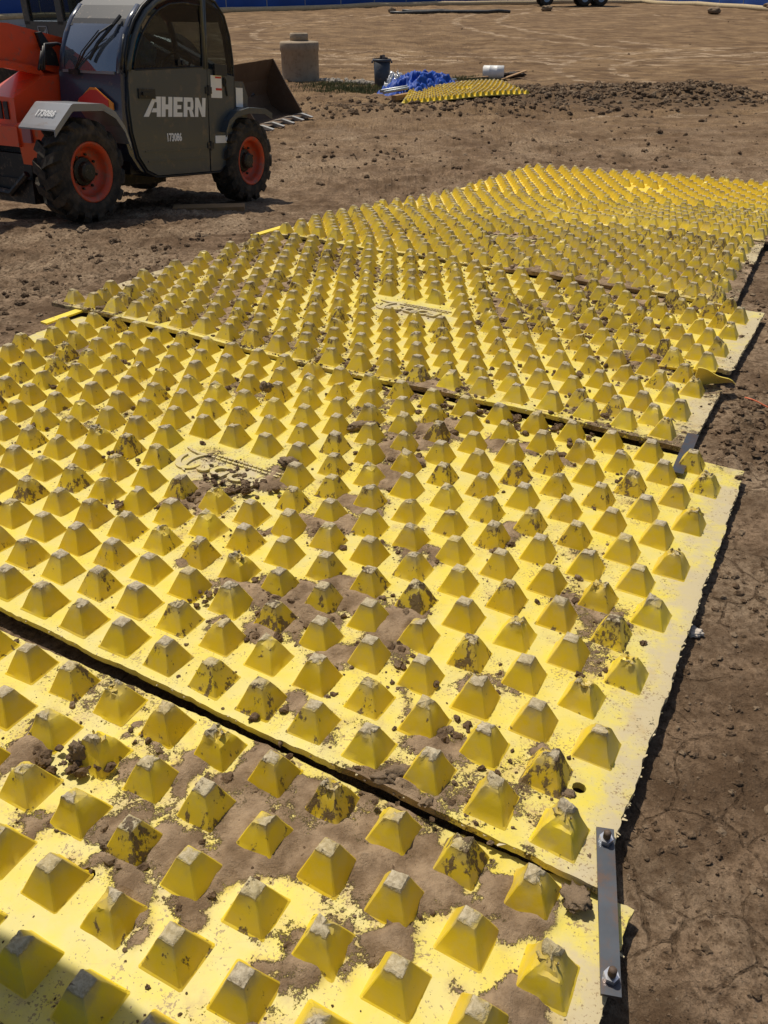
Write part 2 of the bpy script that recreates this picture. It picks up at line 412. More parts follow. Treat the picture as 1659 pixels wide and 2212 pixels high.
def mz(i, u, v):
    x, y = mxy(i, u, v)
    z = T(x, y)
    if i == 0: z = z - 0.004 - 0.012*sm((v-1.75)/0.3)*np.sin(u*2.1+0.7)**2
    if i == 1: z = z + (0.013+0.007*np.sin(u*3.1+1.0))*sm((0.45-v)/0.45) + 0.004*np.sin(v*3.0+u*1.3)
    if i == 2:
        z = z + (0.026+0.008*np.sin(u*2.7))*sm((0.30-v)/0.30) + 0.004*np.sin(u*2.2-v*2.0)
        cv = 0.93
        z = z + 0.032*np.exp(-(u/0.30)**2)*np.where(v > cv, np.exp(-((v-cv)/0.20)**2), 0.0)
        z = z - 0.010*np.exp(-(u/0.25)**2)*np.where(v <= cv, np.exp(-((v-cv)/0.15)**2), 0.0)
    if i == 3: z = z + (0.012+0.012*np.sin(u*3.3+0.4)**2)*sm((0.35-v)/0.35) + 0.008*np.sin(u*1.9+v)
    if i == 4: z = z + 0.010*np.sin(u*2.0+v*1.5) + 0.018*sm((0.3-v)/0.3)
    if i == 6: z = z + 0.03+0.10*sm(v/ML)+0.03*np.sin(u*1.4)
    if i == 5: z = z + 0.020*np.sin(u*1.2+0.4)*sm(v/1.5)
    return z
# mud patches seen on the first two mats: (x, y, radius)
BLOBS = [(-0.62,1.31,.13),(-0.46,1.31,.12),(-0.33,1.21,.13),(-0.20,1.13,.14),(-0.06,1.09,.13),(0.04,1.06,.13),(0.16,1.09,.10),(-0.12,1.25,.12),
 (-0.30,1.30,.11),(-0.49,1.18,.13),(-0.62,1.21,.12),(0.25,1.02,.08),(-0.74,1.19,.10),(-0.80,1.14,.09),(-0.58,1.03,.10),(-0.53,0.92,.09),(-0.38,0.96,.09),
 (-0.17,0.91,.09),(-0.03,0.90,.08),(0.26,0.85,.07),(-0.86,1.43,.09),(-0.62,1.48,.05),(0.02,1.20,.08),(0.12,1.16,.07),(-0.30,1.08,.12),(-0.42,1.06,.12),(-0.95,1.30,.08),
 # second mat
 (-0.13,1.50,.11),(-0.29,1.97,.14),(-0.48,2.01,.12),(-0.11,2.08,.13),(-0.01,1.72,.13),(0.03,1.55,.10),(-0.20,2.34,.12),(-0.44,2.39,.11),(0.28,2.02,.11),(0.25,1.64,.12),
 (-0.75,2.58,.12),(-0.95,2.60,.10),(-0.40,2.76,.10),(0.29,3.20,.14),(0.02,2.73,.11),(0.27,3.05,.12),(0.52,3.05,.13),(0.66,2.98,.10),(0.0,1.90,.12),(-0.16,1.70,.11),(0.12,2.25,.10),
 (0.15,1.42,.09),(-0.33,1.77,.08),(-0.62,2.20,.09),(-0.10,2.55,.10),(0.10,2.95,.10),(0.40,2.35,.08),(-0.52,1.85,.06),(0.36,1.43,.06)]
def mudmask(i, x, y):
    f = fbm(x*3.1+i*7, y*3.1, 5, 2+i)
    f2 = fbm(x*1.1+i*3, y*1.1, 3, 5+i)
    b = np.zeros_like(x)
    if i < 2:
        wx = x+(fbm(x*7+3, y*7, 4, 1)-0.5)*0.26; wy = y+(fbm(x*7, y*7+9, 4, 4)-0.5)*0.26
        for bx, by, r in BLOBS:
            b = np.maximum(b, 1-np.hypot(wx-bx, wy-by)/(r*1.2))
        return np.clip(0.16 + (0.74 if i == 0 else 0.66)*sm(b*1.05+0.03) + (f-0.5)*(1.15 if i == 0 else 1.5), 0, 1)
    base = [0, 0, 0.38, 0.46, 0.42, 0.10, 0.25][i]
    c = MATS[i]['c']; un = ((x-c[0][0])*(c[1][0]-c[0][0]) + (y-c[0][1])*(c[1][1]-c[0][1]))/MW/MW
    if i == 2:                        # the middle is clean, both sides carry mud
        base = 0.28 + 0.25*sm((0.42-un)/0.3) + 0.14*sm((un-0.6)/0.25) - 0.30*sm((0.11-un)/0.07)
    if i == 3: base = 0.40 + 0.14*sm((0.6-un)/0.4)
    if i == 4: base = 0.26 + 0.26*sm((0.6-un)/0.4)
    if i == 5: base = 0.06 + 0.45*np.exp(-((x-3.55)/0.7)**2-((y-8.25)/0.7)**2)
    return np.clip(base + (f-0.5)*1.0 + (f2-0.5)*0.6, 0, 1)

SPU, SPV = 0.16353, 0.1475
def lattice(i):
    out = []
    for k in range(14):
        off = 0.113 if k % 2 == 0 else 0.113+SPU/2
        for j in range(22 if k % 2 == 0 else 21):
            out.append((off+SPU*j, 0.081+SPV*k, k, j))
    return out
HOLES = {0: [(0.085, 1.83), (1.05, 1.60)], 1: [(0.115, 0.235), (0.130, 1.90), (0.095, 1.66)], 2: [(0.14, 0.14), (0.12, 1.75)]}

def build_plate(i, root):
    nu, nv = MATS[i]['n']; th = 0.021
    U, V = np.meshgrid(np.linspace(0, MW, nu), np.linspace(0, ML, nv), indexing='ij')
    keep = np.ones((nu-1, nv-1), bool)
    Uc = (U[:-1, :-1]+U[1:, 1:])/2; Vc = (V[:-1, :-1]+V[1:, 1:])/2
    hr = 0.017
    for hu, hv in HOLES.get(i, []):
        keep &= np.hypot(Uc-hu, Vc-hv) > hr*1.05
    if i == 2:      # the tear in the right edge
        keep &= ~((Uc < 0.16) & (Vc < 0.955+0.04*Uc) & (Vc > 0.80+1.0*Uc))
        keep &= ~((Uc < 0.38) & (np.abs(Vc-(0.945+0.03*np.sin(Uc*20))) < 0.010))
    idx = np.arange(nu*nv).reshape(nu, nv)
    Q = np.stack([idx[:-1, :-1], idx[:-1, 1:], idx[1:, 1:], idx[1:, :-1]], -1)[keep]
    # snap rims of the holes to circles
    Uf, Vf = U.ravel().copy(), V.ravel().copy()
    for hu, hv in HOLES.get(i, []):
        d = np.hypot(Uf-hu, Vf-hv); s = (d < hr*1.05+0.012)
        used = np.zeros(nu*nv, bool); used[Q.ravel()] = True
        # boundary verts of the hole: used verts that touch a removed quad
        rem = np.zeros(nu*nv, bool); rem[np.stack([idx[:-1, :-1], idx[:-1, 1:], idx[1:, 1:], idx[1:, :-1]], -1)[~keep].ravel()] = True
        s &= used & rem & (d > 1e-6)
        Uf[s] = hu+(Uf[s]-hu)/d[s]*hr; Vf[s] = hv+(Vf[s]-hv)/d[s]*hr
    # ragged rim
    e = np.minimum(np.minimum(Uf, MW-Uf), np.minimum(Vf, ML-Vf))
    edge = e < 1e-4
    kk = np.clip(np.round((Vf-0.081)/SPV), 0, 13); oo = 0.113+(kk % 2)*SPU/2; jj = np.round((Uf-oo)/SPU)
    sd = np.maximum(np.abs(Uf-oo-jj*SPU), np.abs(Vf-0.081-kk*SPV)); bank = np.exp(-((sd-0.054)/0.016)**2)
    jr = (fbm(Uf*9+i*5, Vf*9, 3, 3)-0.5)*0.014 + (vnoise(Uf*70, Vf*70, 4)-0.5)*0.007
    Uf2 = Uf + np.where(edge & (Uf < 1e-4), jr, 0) + np.where(edge & (Uf > MW-1e-4), jr, 0)
    Vf2 = Vf + np.where(edge & (Vf < 1e-4), jr*0.6, 0) + np.where(edge & (Vf > ML-1e-4), jr*0.6, 0)
    # two right-hand corners are knocked off a little
    X, Y = mxy(i, Uf2, Vf2); Z = mz(i, Uf2, Vf2)
    mud = mudmask(i, X, Y)
    dust = 0.16 + 0.75*sm((0.20-Uf)/0.20)*(0.4+0.6*vnoise(Uf*5, Vf*5, 1)) + 0.35*sm((Uf-MW+0.25)/0.25)
    dust += [0.0, 0.02, 0.10, 0.30, 0.10, -0.05, 0.0][i]
    if i == 2: dust += 0.20*sm((Uf-2.4)/0.8)
    if i in (1, 2, 3): dust += 0.50*np.exp(-((Uf-1.80)/0.24)**4-((Vf-1.035)/0.11)**4)
    relief = np.maximum(mud-0.5, 0)*2
    Zt = Z + relief*(0.002+0.017*fbm(Uf*21, Vf*21, 4, 6))*np.where(e < 0.02, 0.3, 1) + np.maximum(mud-0.40, 0)*0.030*bank*fbm(Uf*33, Vf*33, 3, 2) + (fbm(Uf*4, Vf*4, 3, 1)-0.5)*0.006
    roundoff = np.where(e < 0.004, 0.0008, 0)
    top = np.stack([X, Y, Zt-roundoff], 1); bot = np.stack([X, Y, Z-th], 1)
    n = nu*nv
    ed = np.concatenate([Q[:, [0, 1]], Q[:, [1, 2]], Q[:, [2, 3]], Q[:, [3, 0]]])
    key = {}
    a = ed.min(1).astype(np.int64)*n + ed.max(1)
    un, inv, cnt = np.unique(a, return_inverse=True, return_counts=True)
    be = ed[cnt[inv] == 1]
    side = np.stack([be[:, 1], be[:, 0], be[:, 0]+n, be[:, 1]+n], 1)
    used = np.unique(Q); remap = -np.ones(2*n, np.int64)
    allv = np.concatenate([used, used+n]); remap[allv] = np.arange(len(allv))
    F = np.concatenate([Q, Q[:, ::-1]+n, side])
    F = remap[F]
    org = np.array(root.location)
    me = fastmesh('mat_sheet', np.concatenate([top, bot])[allv]-org, F[:, ::-1], True)
    for nm, val in (('mud', mud), ('dust', dust), ('clean', np.full(n, [0, 0, 0, 0, 0.25, 0.8, 0.1][i]))):
        at = me.attributes.new(nm, 'FLOAT', 'POINT'); at.data.foreach_set('value', np.concatenate([val, val])[allv].astype(np.float32))
    # sharp rim
    sh = np.zeros(len(me.polygons), bool); sh[:] = True
    sh[-len(side):] = False
    me.polygons.foreach_set('use_smooth', sh)
    try: me.set_sharp_from_angle(angle=math.radians(50))
    except Exception: pass
    if i < 3:       # shreds of plastic hanging from the cut rim
        fv, ff = [], []
        for q in range([90, 150, 110][i]):
            if random.random() < .62: u, v, du, dv = 0.0, random.uniform(0, ML), -1, random.gauss(0, .5)
            else: u, v, du, dv = random.uniform(0, MW), 0.0, random.gauss(0, .5), -1
            if i == 2 and u == 0.0 and .78 < v < .98: continue
            ln = random.uniform(.001, .005)*(3.0 if random.random() < .08 else 1); wd = random.uniform(.0015, .006)
            x0, y0 = mxy(i, u-du*.004, v-dv*.004); x1, y1 = mxy(i, u+du*ln, v+dv*ln); z0 = float(mz(i, np.float64(u), np.float64(v)))-random.uniform(.001, .008)
            d = Vector((x1-x0, y1-y0, 0)).normalized(); s_ = Vector((-d.y, d.x, 0))*wd; dz = random.gauss(.001, .004)
            k = len(fv); a = Vector((x0, y0, z0)); b = Vector((x1, y1, z0+dz))
            fv += [a-s_, a+s_, b+s_*.35, b-s_*.35, a-s_-Vector((0, 0, .003)), a+s_-Vector((0, 0, .003)), b+s_*.3-Vector((0, 0, .0015)), b-s_*.3-Vector((0, 0, .0015))]
            ff += [(k, k+1, k+2, k+3), (k+7, k+6, k+5, k+4), (k, k+3, k+7, k+4), (k+1, k+5, k+6, k+2), (k+3, k+2, k+6, k+7)]
        fm = fastmesh('frayed_rim', np.array([v[:] for v in fv])-org, np.array(ff), False)
        for nm, val in (('mud', .1), ('dust', 1.0), ('clean', 0)):
            fm.attributes.new(nm, 'FLOAT', 'POINT').data.foreach_set('value', np.full(len(fm.vertices), val, np.float32))
        link('frayed_rim', fm, M_PLATE, root, kind='stuff')
    return link('mat_sheet', me, M_PLATE, root)

def stud_mesh(seed, kind):
    r = np.random.default_rng(seed)
    H = 0.0785+0.002*r.standard_normal(); b = 0.0515; t = 0.0170
    S_ = [-.93, -.55, -.18, .18, .55, .93]
    ring = [(1, q) for q in S_]+[(-q, 1) for q in S_]+[(-1, -q) for q in S_]+[(q, -1) for q in S_]
    n = 24
    lv = [(-0.012, 1.0), (0.0, 1.055), (0.004, 1.0), (0.02, None), (0.038, None), (0.054, None), (0.066, None), (H-0.004, None), (H-0.0008, 0)]
    V = []
    tilt = r.normal(0, 0.05, 2)
    for k, (z, s) in enumerate(lv):
        f = min(max(z, 0)/H, 1); hs = b+(t-b)*f
        if k < 3: hs = b*(s) + (t-b)*f
        if k == len(lv)-1: hs -= 0.0042
        for j in range(n):
            V.append([hs*ring[j][0], hs*ring[j][1], z])
    V.append([0, 0, H+0.001])
    V = np.array(V)
    # wear
    if kind == 'clean': amp, chop = 0.0006, 0.0
    elif kind == 'worn': amp, chop = 0.0013, 0.55
    else: amp, chop = 0.0022, 1.0
    hi = sm((V[:, 2]-0.046)/0.03)
    V[:, 2] += hi*(V[:, 0]*tilt[0]*3+V[:, 1]*tilt[1]*3)*(0.4+chop)
    for ax in range(3):
        V[:, ax] += (0.35+1.6*hi)*amp*(fbm(V[:, 0]*140+seed*3+ax*9, V[:, 1]*140+V[:, 2]*95, 3, 2+ax)-0.5)*3
    if chop:
        # bites out of the upper corners, with a lip of folded plastic
        for _ in range(1 if kind == 'worn' else 3):
            a = r.uniform(0, 2*math.pi); d = np.array([math.cos(a), math.sin(a)])*0.018
            w_ = np.exp(-((V[:, 0]-d[0])**2+(V[:, 1]-d[1])**2+(V[:, 2]-0.076)**2)/(0.010 if kind == 'worn' else 0.013)**2)
            V[:, 2] -= w_*r.uniform(0.004, 0.012)*chop
            V[:, 0] -= w_*d[0]*0.35; V[:, 1] -= w_*d[1]*0.35
    L = len(lv); F = []
    for k in range(L-1):
        for j in range(n):
            F.append((k*n+j, k*n+(j+1) % n, (k+1)*n+(j+1) % n, (k+1)*n+j))
    tri = [((L-1)*n+j, (L-1)*n+(j+1) % n, L*n) for j in range(n)]
    if kind == 'torn':
        # curled flakes of torn plastic on the crown
        base = len(V); ex = []; exf = []
        for q in range(5):
            a = r.uniform(0, 6.28); p0 = np.array([math.cos(a)*r.uniform(.004, .016), math.sin(a)*r.uniform(.004, .016), 0.071+r.uniform(-.004, .003)])
            d = np.array([math.cos(a+r.normal(0, .6)), math.sin(a+r.normal(0, .6)), 0]); s_ = np.array([-d[1], d[0], 0])
            ln = r.uniform(.007, .015); wd = r.uniform(.005, .009); st = base+len(ex)
            for k in range(5):
                ph = k/4*r.uniform(1.6, 2.6)
                cpt = p0+d*ln*math.sin(ph)*0.8+np.array([0, 0, 1])*ln*0.45*(1-math.cos(ph))
                wv = wd*(1-0.15*k)
                ex += [cpt-s_*wv+r.normal(0, .0009, 3), cpt+s_*wv+r.normal(0, .0009, 3), cpt+s_*wv-[0, 0, .0028], cpt-s_*wv-[0, 0, .0028]]
            for k in range(4):
                o = st+k*4
                for m in range(4): exf.append((o+m, o+(m+1) % 4, o+4+(m+1) % 4, o+4+m))
            exf.append((st+3, st+2, st+1, st)); exf.append((st+16, st+17, st+18, st+19))
        V = np.concatenate([V, np.array(ex)]); F += exf
    me = fastmesh('stud', V, [np.array(F), np.array(tri)], True)
    me.materials.append(M_STUD)
    try: me.set_sharp_from_angle(angle=math.radians(24))
    except Exception: pass
    return me
STUDS = {'clean': [stud_mesh(s, 'clean') for s in range(6)], 'worn': [stud_mesh(20+s, 'worn') for s in range(8)], 'torn': [stud_mesh(50+s, 'torn') for s in range(7)]}

CP, SP = math.cos(math.radians(32.6)), math.sin(math.radians(32.6))
def seen(x, y, z, marg=1.12):
    dz = z-1.6; dep = y*CP-dz*SP
    if dep < 0.05: return False
    return abs(x/dep) < 829.5/1770*marg+0.06 and abs((y*SP+dz*CP)/dep) < 1106/1770*marg+0.06

M_LOGO = M_PLATE
def build_mat(i):
    cx, cy = mxy(i, MW/2, ML/2)
    root = empty('trackout_mat', (cx, cy, float(T(cx, cy))-0.021), LAB[i], 'trackout mat', 'yellow studded trackout mats laid end to end')
    build_plate(i, root)
    org = Vector(root.location); k0 = 0
    for u, v, k, j in lattice(i):
        if abs(u-1.80) < 0.27 and k in (6, 7): continue
        x, y = mxy(i, u, v); z = float(mz(i, u, v))
        if not seen(x, y, z): continue
        h = 0.02
        xa, ya = mxy(i, u-h, v); xb, yb = mxy(i, u, v+h)
        eu = Vector((xa-x, ya-y, float(mz(i, u-h, v))-z)).normalized()
        ev = Vector((xb-x, yb-y, float(mz(i, u, v+h))-z)).normalized()
        ez = eu.cross(ev).normalized(); ev = ez.cross(eu)
        r = random.random()
        edge = max(0, 1-u/0.35)
        pt = 0.05+0.60*edge if i < 3 else 0.03+0.2*edge
        pw = 0.42
        kind = 'torn' if r < pt else ('worn' if r < pt+pw else 'clean')
        me = random.choice(STUDS[kind])
        o = bpy.data.objects.new('stud', me); COL.objects.link(o); o.parent = root
        q = random.randrange(4)*math.pi/2 + random.gauss(0, 0.02)
        R = Matrix((eu, ev, ez)).transposed().to_4x4() @ Matrix.Rotation(q, 4, 'Z')
        s = 1+random.gauss(0, 0.012)
        o.matrix_local = Matrix.Translation(Vector((x, y, z-0.0012))-org) @ R @ Matrix.Diagonal((s, s, s*(1+random.gauss(0, 0.02)), 1))
        md = float(mudmask(i, np.array([x]), np.array([y]))[0])
        dirt = 0.06+0.55*max(0, md-0.3)+random.random()**2.5*0.75
        if i >= 3: dirt *= [0.9, 0.6, 0.12, 0.3][i-3]
        o['dirt'] = float(min(1.0, dirt))
        d = [0.05, 0.10, 0.22, 0.25+0.40*sm((2.2-u)/0.8), 0.08+0.30*sm((1.6-u)/.8), 0.0, 0.0][i]
        if i == 2: d += 0.4*sm((u-2.6)/0.7)
        o['dust'] = float(d+0.2*random.random()+0.25*edge)
        o['clean'] = float([0, 0, 0, 0.05, 0.35, 0.9, 0.1][i])
    return root
ROOTS = [build_mat(i) for i in range(7)]

# ------------------------------------------------------------------ the ground
def in_mats(x, y, grow=0.03):
    """signed-ish distance inside the union of the mats (positive inside)"""
    best = np.full(np.shape(x), -9.0)
    for m in MATS:
        c = m['c']; d = np.full(np.shape(x), 9.0)
        for a in range(4):
            p, q = c[a], c[(a+1) % 4]
            ex, ey = q[0]-p[0], q[1]-p[1]; L = math.hypot(ex, ey)
            s = ((x-p[0])*ey-(y-p[1])*ex)/L          # corners run clockwise seen from above
            d = np.minimum(d, s)
        best = np.maximum(best, d)
    return best
def ground_z(x, y):
    t = T(x, y)
    ins = in_mats(x, y)
    dist = np.hypot(x, y)
    far = sm((y-7)/10.0)
    z = (fbm(x*0.55, y*0.55, 4, 1)-0.5)*0.10*(0.35+0.65*far)
    lump = np.abs(fbm(x*2.6, y*2.6, 5, 3, 0.58)-0.5)*2
    z = z + lump*0.050 - 0.012
    patch = sm((fbm(x*0.9+5, y*0.9, 3, 4)-0.47)/0.14)
    fine = fbm(x*21, y*21, 5, 5, 0.72)-0.5
    z = z + fine*0.080*(0.35+0.65*patch) + np.maximum(vnoise(x*23, y*23, 2)-0.68, 0)*0.05*patch
    # wheel tracks crossing the far field
    tr = fbm(x*0.28+2+0.2*y, y*1.0-0.12*x, 5, 6, .6)-0.5
    mid = sm((y-4)/3.0)*(1-sm((y-19)/6.0))
    z = z + mid*((fbm(x*1.6+.3*y, y*3.4, 5, 2, .62)-.5)*0.16 + np.abs(fbm(x*5, y*7, 4, 5, .6)-.5)*0.10)
    z = z + far*(tr*0.22 + (fbm(x*1.1, y*1.9, 5, 2, .65)-0.5)*0.16)
    # bank of dark clods left of the wrecked mat in the distance
    z = z + 0.34*np.exp(-((x-4.8)/2.4)**2-((y-20.6)/1.1)**2)*(0.4+1.1*fbm(x*1.3, y*1.3, 4, 7))
    z = z + 0.28*np.exp(-((x-6.6)/1.8)**2-((y-19.6)/0.7)**2)*(0.4+1.1*fbm(x*1.6, y*1.6, 4, 3))
    z = z + 0.22*np.exp(-((x-1.6)/2.6)**2-((y-17.6)/0.6)**2)*(0.3+1.2*fbm(x*1.7, y*1.7, 4, 4))
    base = t-0.052
    near = sm((-ins)/0.16)                      # 0 under the mats, 1 away from them
    ridge = 0.03*np.exp(-((ins+0.16)/0.09)**2)*sm((fbm(x*1.7, y*1.7, 3, 1)-0.45)/0.2)
    z = base + (z*0.75)*near*sm(0.62+(-ins)/1.5) + ridge*np.where(y > 1.6, 1, 0.4)
    z = np.where(ins > -0.02, np.minimum(z, t-0.040), z)
    # soil packed flat where the machine's tyres stand
    for (px, py) in ((-2.60, 7.35), (-1.55, 9.42)):
        g_ = np.exp(-(((x-px)**2+(y-py)**2)/0.45**2)); z = z*(1-g_)+(t-0.05)*g_
    return z
def grid_lines(lo, hi, step, far_lo, far_hi, ratio):
    a = list(np.arange(lo, hi, step)); s = step
    while a[-1] < far_hi: s *= ratio; a.append(a[-1]+s)
    s = step; b = []
    x = lo
    while x > far_lo: s *= ratio; x -= s; b.append(x)
    return np.array(b[::-1]+a)
ys = [0.45]; 
while ys[-1] < 260: ys.append(ys[-1]+max(0.0095, 0.0078*ys[-1]))
ys = np.array([-6, -2, -0.5, 0.1, 0.3]+ys)
xs = grid_lines(-3.0, 3.2, 0.0100, -190, 190, 1.075)
GX, GY = np.meshgrid(xs, ys, indexing='ij')
GZ = ground_z(GX, GY)
nx, ny = GX.shape
gi = np.arange(nx*ny).reshape(nx, ny)
GF = np.stack([gi[:-1, :-1], gi[1:, :-1], gi[1:, 1:], gi[:-1, 1:]], -1).reshape(-1, 4)
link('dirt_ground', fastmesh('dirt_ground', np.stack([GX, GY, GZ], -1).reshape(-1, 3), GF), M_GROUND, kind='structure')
def gz(x, y): return float(ground_z(np.array([float(x)]), np.array([float(y)]))[0])

# ------------------------------------------------------------------ clods and crumbs
def rock_proto(seed, sub):
    bm = bmesh.new(); bmesh.ops.create_icosphere(bm, subdivisions=sub, radius=1.0)
    r = np.random.default_rng(seed)
    V = np.array([v.co[:] for v in bm.verts]); F = np.array([[v.index for v in f.verts] for f in bm.faces]); bm.free()
    o = r.random(3)*50
    d = 1+1.1*(fbm(V[:, 0]*1.3+o[0]+V[:, 2], V[:, 1]*1.3+o[1]-V[:, 2]*0.7, 4, seed % 8, 0.62)-0.5)+0.25*r.standard_normal(len(V))*(0.75 if sub < 3 else 0.34)
    V = V*d[:, None]*np.array([1, r.uniform(.65, 1), r.uniform(.5, .8)])
    return V, F
P2 = [rock_proto(s, 2) for s in range(10)]; P3 = [rock_proto(40+s, 3) for s in range(6)]
def scatter(name, pts, sizes, label, m=M_CLOD, big=0.016, cat='soil', org=None):
    Vs, Fs, o = [], [], 0
    for (x, y, z), s in zip(pts, sizes):
        V, F = random.choice(P3 if s > big else P2)
        a = random.random()*6.28; c, n_ = math.cos(a), math.sin(a)
        R = np.array([[c, -n_, 0], [n_, c, 0], [0, 0, 1]])
        Vs.append((V*s)@R.T+np.array([x, y, z])); Fs.append(F+o); o += len(V)
    me = fastmesh(name, np.concatenate(Vs), np.concatenate(Fs), False)
    return link(name, me, m, label=label, cat=cat, kind='stuff')
def powsize(n, lo, hi, k):
    u = rng.random(n); return lo*(1-u*(1-(lo/hi)**k))**(-1/k)

pts, sz = [], []
for i in range(5):
    n = [8000, 16000, 15000, 11000, 6000][i]
    if i < 3:       # crumbs gather at the feet of the studs
        L = [(u, v) for u, v, k, j in lattice(i)]
        c = rng.integers(0, len(L), n)
        uu = np.array([L[q][0] for q in c]); vv = np.array([L[q][1] for q in c])
        sd = rng.integers(0, 4, n); t = rng.uniform(-0.055, 0.055, n); o_ = 0.055+np.abs(rng.normal(0, 0.012, n))
        free = rng.random(n) < 0.4
        uu = np.where(free, rng.uniform(0.01, MW-0.01, n), uu+np.where(sd == 0, o_, np.where(sd == 1, -o_, t)))
        vv = np.where(free, rng.uniform(0.01, ML-0.01, n), vv+np.where(sd == 2, o_, np.where(sd == 3, -o_, t)))
    else:
        uu = rng.uniform(0.01, MW-0.01, n); vv = rng.uniform(0.01, ML-0.01, n)
    x, y = mxy(i, uu, vv); mk = mudmask(i, x, y)
    z = mz(i, uu, vv)
    ok = (rng.random(n) < np.clip((mk-0.24)*1.9, 0.05, 1)) & (uu > 0) & (vv > 0) & (uu < MW) & (vv < ML)
    s = powsize(n, 0.0022 if i < 2 else 0.0036, 0.020, 1.7)*np.where(mk > 0.45, 1.0, 0.7)
    for q in np.nonzero(ok)[0]:
        if seen(x[q], y[q], z[q]):
            pts.append((x[q], y[q], z[q]+s[q]*0.3)); sz.append(s[q])
# clusters of broken clods banked against studs: (x, y, spread, count, biggest)
CL = [(-0.80,1.36,.035,16,.022),(-0.70,1.34,.03,12,.020),(-0.20,1.42,.04,14,.014),(0.17,1.245,.05,24,.016),(0.07,1.27,.05,20,.014),(0.30,1.17,.05,18,.013),(0.415,1.10,.03,12,.012),
 (-0.02,1.75,.05,22,.018),(-0.40,2.03,.05,22,.020),(-0.55,2.00,.04,14,.018),(0.10,1.62,.04,12,.018),(0.16,1.45,.04,12,.022),(-0.13,1.56,.04,12,.014),(-0.30,1.95,.06,20,.018),(-0.15,2.35,.05,14,.018),
 (-0.62,2.72,.06,24,.022),(-0.50,2.66,.05,22,.024),(-0.75,2.56,.05,16,.022),(-0.98,2.52,.05,14,.02),(-0.35,2.72,.03,10,.02),(0.28,3.38,.07,30,.02),(0.42,3.30,.07,34,.022),(0.55,3.22,.07,36,.024),(0.68,3.14,.06,30,.022),(0.80,3.06,.05,20,.02),
 (1.12,3.05,.05,16,.016),(0.75,3.28,.06,22,.022),(0.62,3.36,.06,22,.02),(0.9,3.5,.06,18,.018),(0.95,3.75,.07,22,.02),(1.2,3.9,.06,18,.018),(0.55,3.75,.08,20,.018),(1.5,4.4,.07,22,.02),(1.6,4.75,.09,40,.022),(1.85,4.7,.09,44,.024),(1.3,4.95,.09,34,.02),
 (-1.3,3.9,.06,14,.018),(-0.9,4.35,.06,20,.02),(-1.6,3.6,.05,12,.018),(-1.5,3.2,.05,12,.018),(-1.1,2.9,.05,14,.018),(2.65,9.0,.13,70,.03),(2.95,8.8,.14,90,.032),(3.25,8.6,.15,110,.034),(3.6,8.4,.16,110,.036),(3.3,8.2,.25,60,.03),(3.6,8.0,.25,70,.035),(3.0,8.6,.2,40,.028),(2.6,8.75,.2,30,.026),(1.9,5.2,.15,40,.02),(2.3,5.6,.15,34,.02),(0.8,5.6,.2,40,.02),(2.5,6.9,.2,40,.022),(1.7,6.6,.2,36,.022),(3.0,7.3,.2,40,.024)]
for bx, by, sp, n, mx in CL:
    for _ in range(n):
        x, y = random.gauss(bx, sp), random.gauss(by, sp*0.6); s = mx*random.uniform(0.18, 0.8)**1.3
        z = float(T(x, y))+0.006+s*0.2+max(0, 0.018-math.hypot(x-bx, y-by)*0.3)*random.random()
        pts.append((x, y, z)); sz.append(s)
scatter('mud_crumbs', pts, sz, 'dried dark mud crumbs strewn between the yellow studs', cat='mud')

pts, sz = [], []
n = 30000
u_ = rng.random(n)
yy = 0.55*(60/0.55)**u_**1.0; xx = rng.uniform(-1, 1, n)*(0.62*yy+0.5)
ok = in_mats(xx, yy) < -0.03
pf = fbm(xx*0.9+5, yy*0.9, 3, 4); pf2 = fbm(xx*0.35, yy*0.8, 3, 1)
ok &= rng.random(n) < np.clip((0.6*pf+0.4*pf2-0.36)*5, 0.05, 1)
xx, yy = xx[ok], yy[ok]; zz = ground_z(xx, yy)
s = powsize(len(xx), 0.0022, 0.024, 2.3)*np.clip(yy/3.2, 0.7, 2.3)*np.where(yy > 30, 1.2, 1)
for q in range(len(xx)):
    if seen(xx[q], yy[q], zz[q]): pts.append((xx[q], yy[q], zz[q]+0.02*s[q])); sz.append(min(s[q], 0.11))
# heaps: the dark bank behind, the spoil beside the mat edge, the rut near the machine
for bx, by, ax, ay, n, mx in ((4.8,20.4,1.9,.8,1500,.075),(6.6,19.5,1.4,.5,700,.075),(1.8,17.6,2.0,.45,700,.06),(-0.6,18.6,.9,.6,360,.06),(1.52,3.15,.09,.16,120,.022),(1.75,3.55,.12,.2,110,.022),(2.35,4.75,.2,.3,120,.026),
        (3.4,6.4,.3,.5,140,.035),(-2.3,5.0,.25,.5,120,.03),(-1.6,6.0,.3,.5,100,.03),(0.5,8.6,.3,.8,120,.035),(0.72,1.2,.06,.2,120,.011),(0.9,1.6,.10,.22,120,.012),(1.2,2.1,.08,.25,110,.014),(-3.5,6.3,.5,.6,90,.04),(1.4,12.5,2.5,1.0,200,.035),(4.5,14.5,2.0,1.2,200,.035),(-1.0,13.5,1.5,.8,160,.045)):
    for _ in range(n):
        x, y = random.gauss(bx, ax), random.gauss(by, ay)
        if in_mats(np.array([x]), np.array([y]))[0] > -0.02: continue
        s = mx*random.uniform(0.15, 1.0)**1.6
        pts.append((x, y, gz(x, y)+s*0.08)); sz.append(s)
scatter('soil_clods', pts, sz, 'loose brown clods of earth lying on the bare ground', big=0.02, cat='soil')

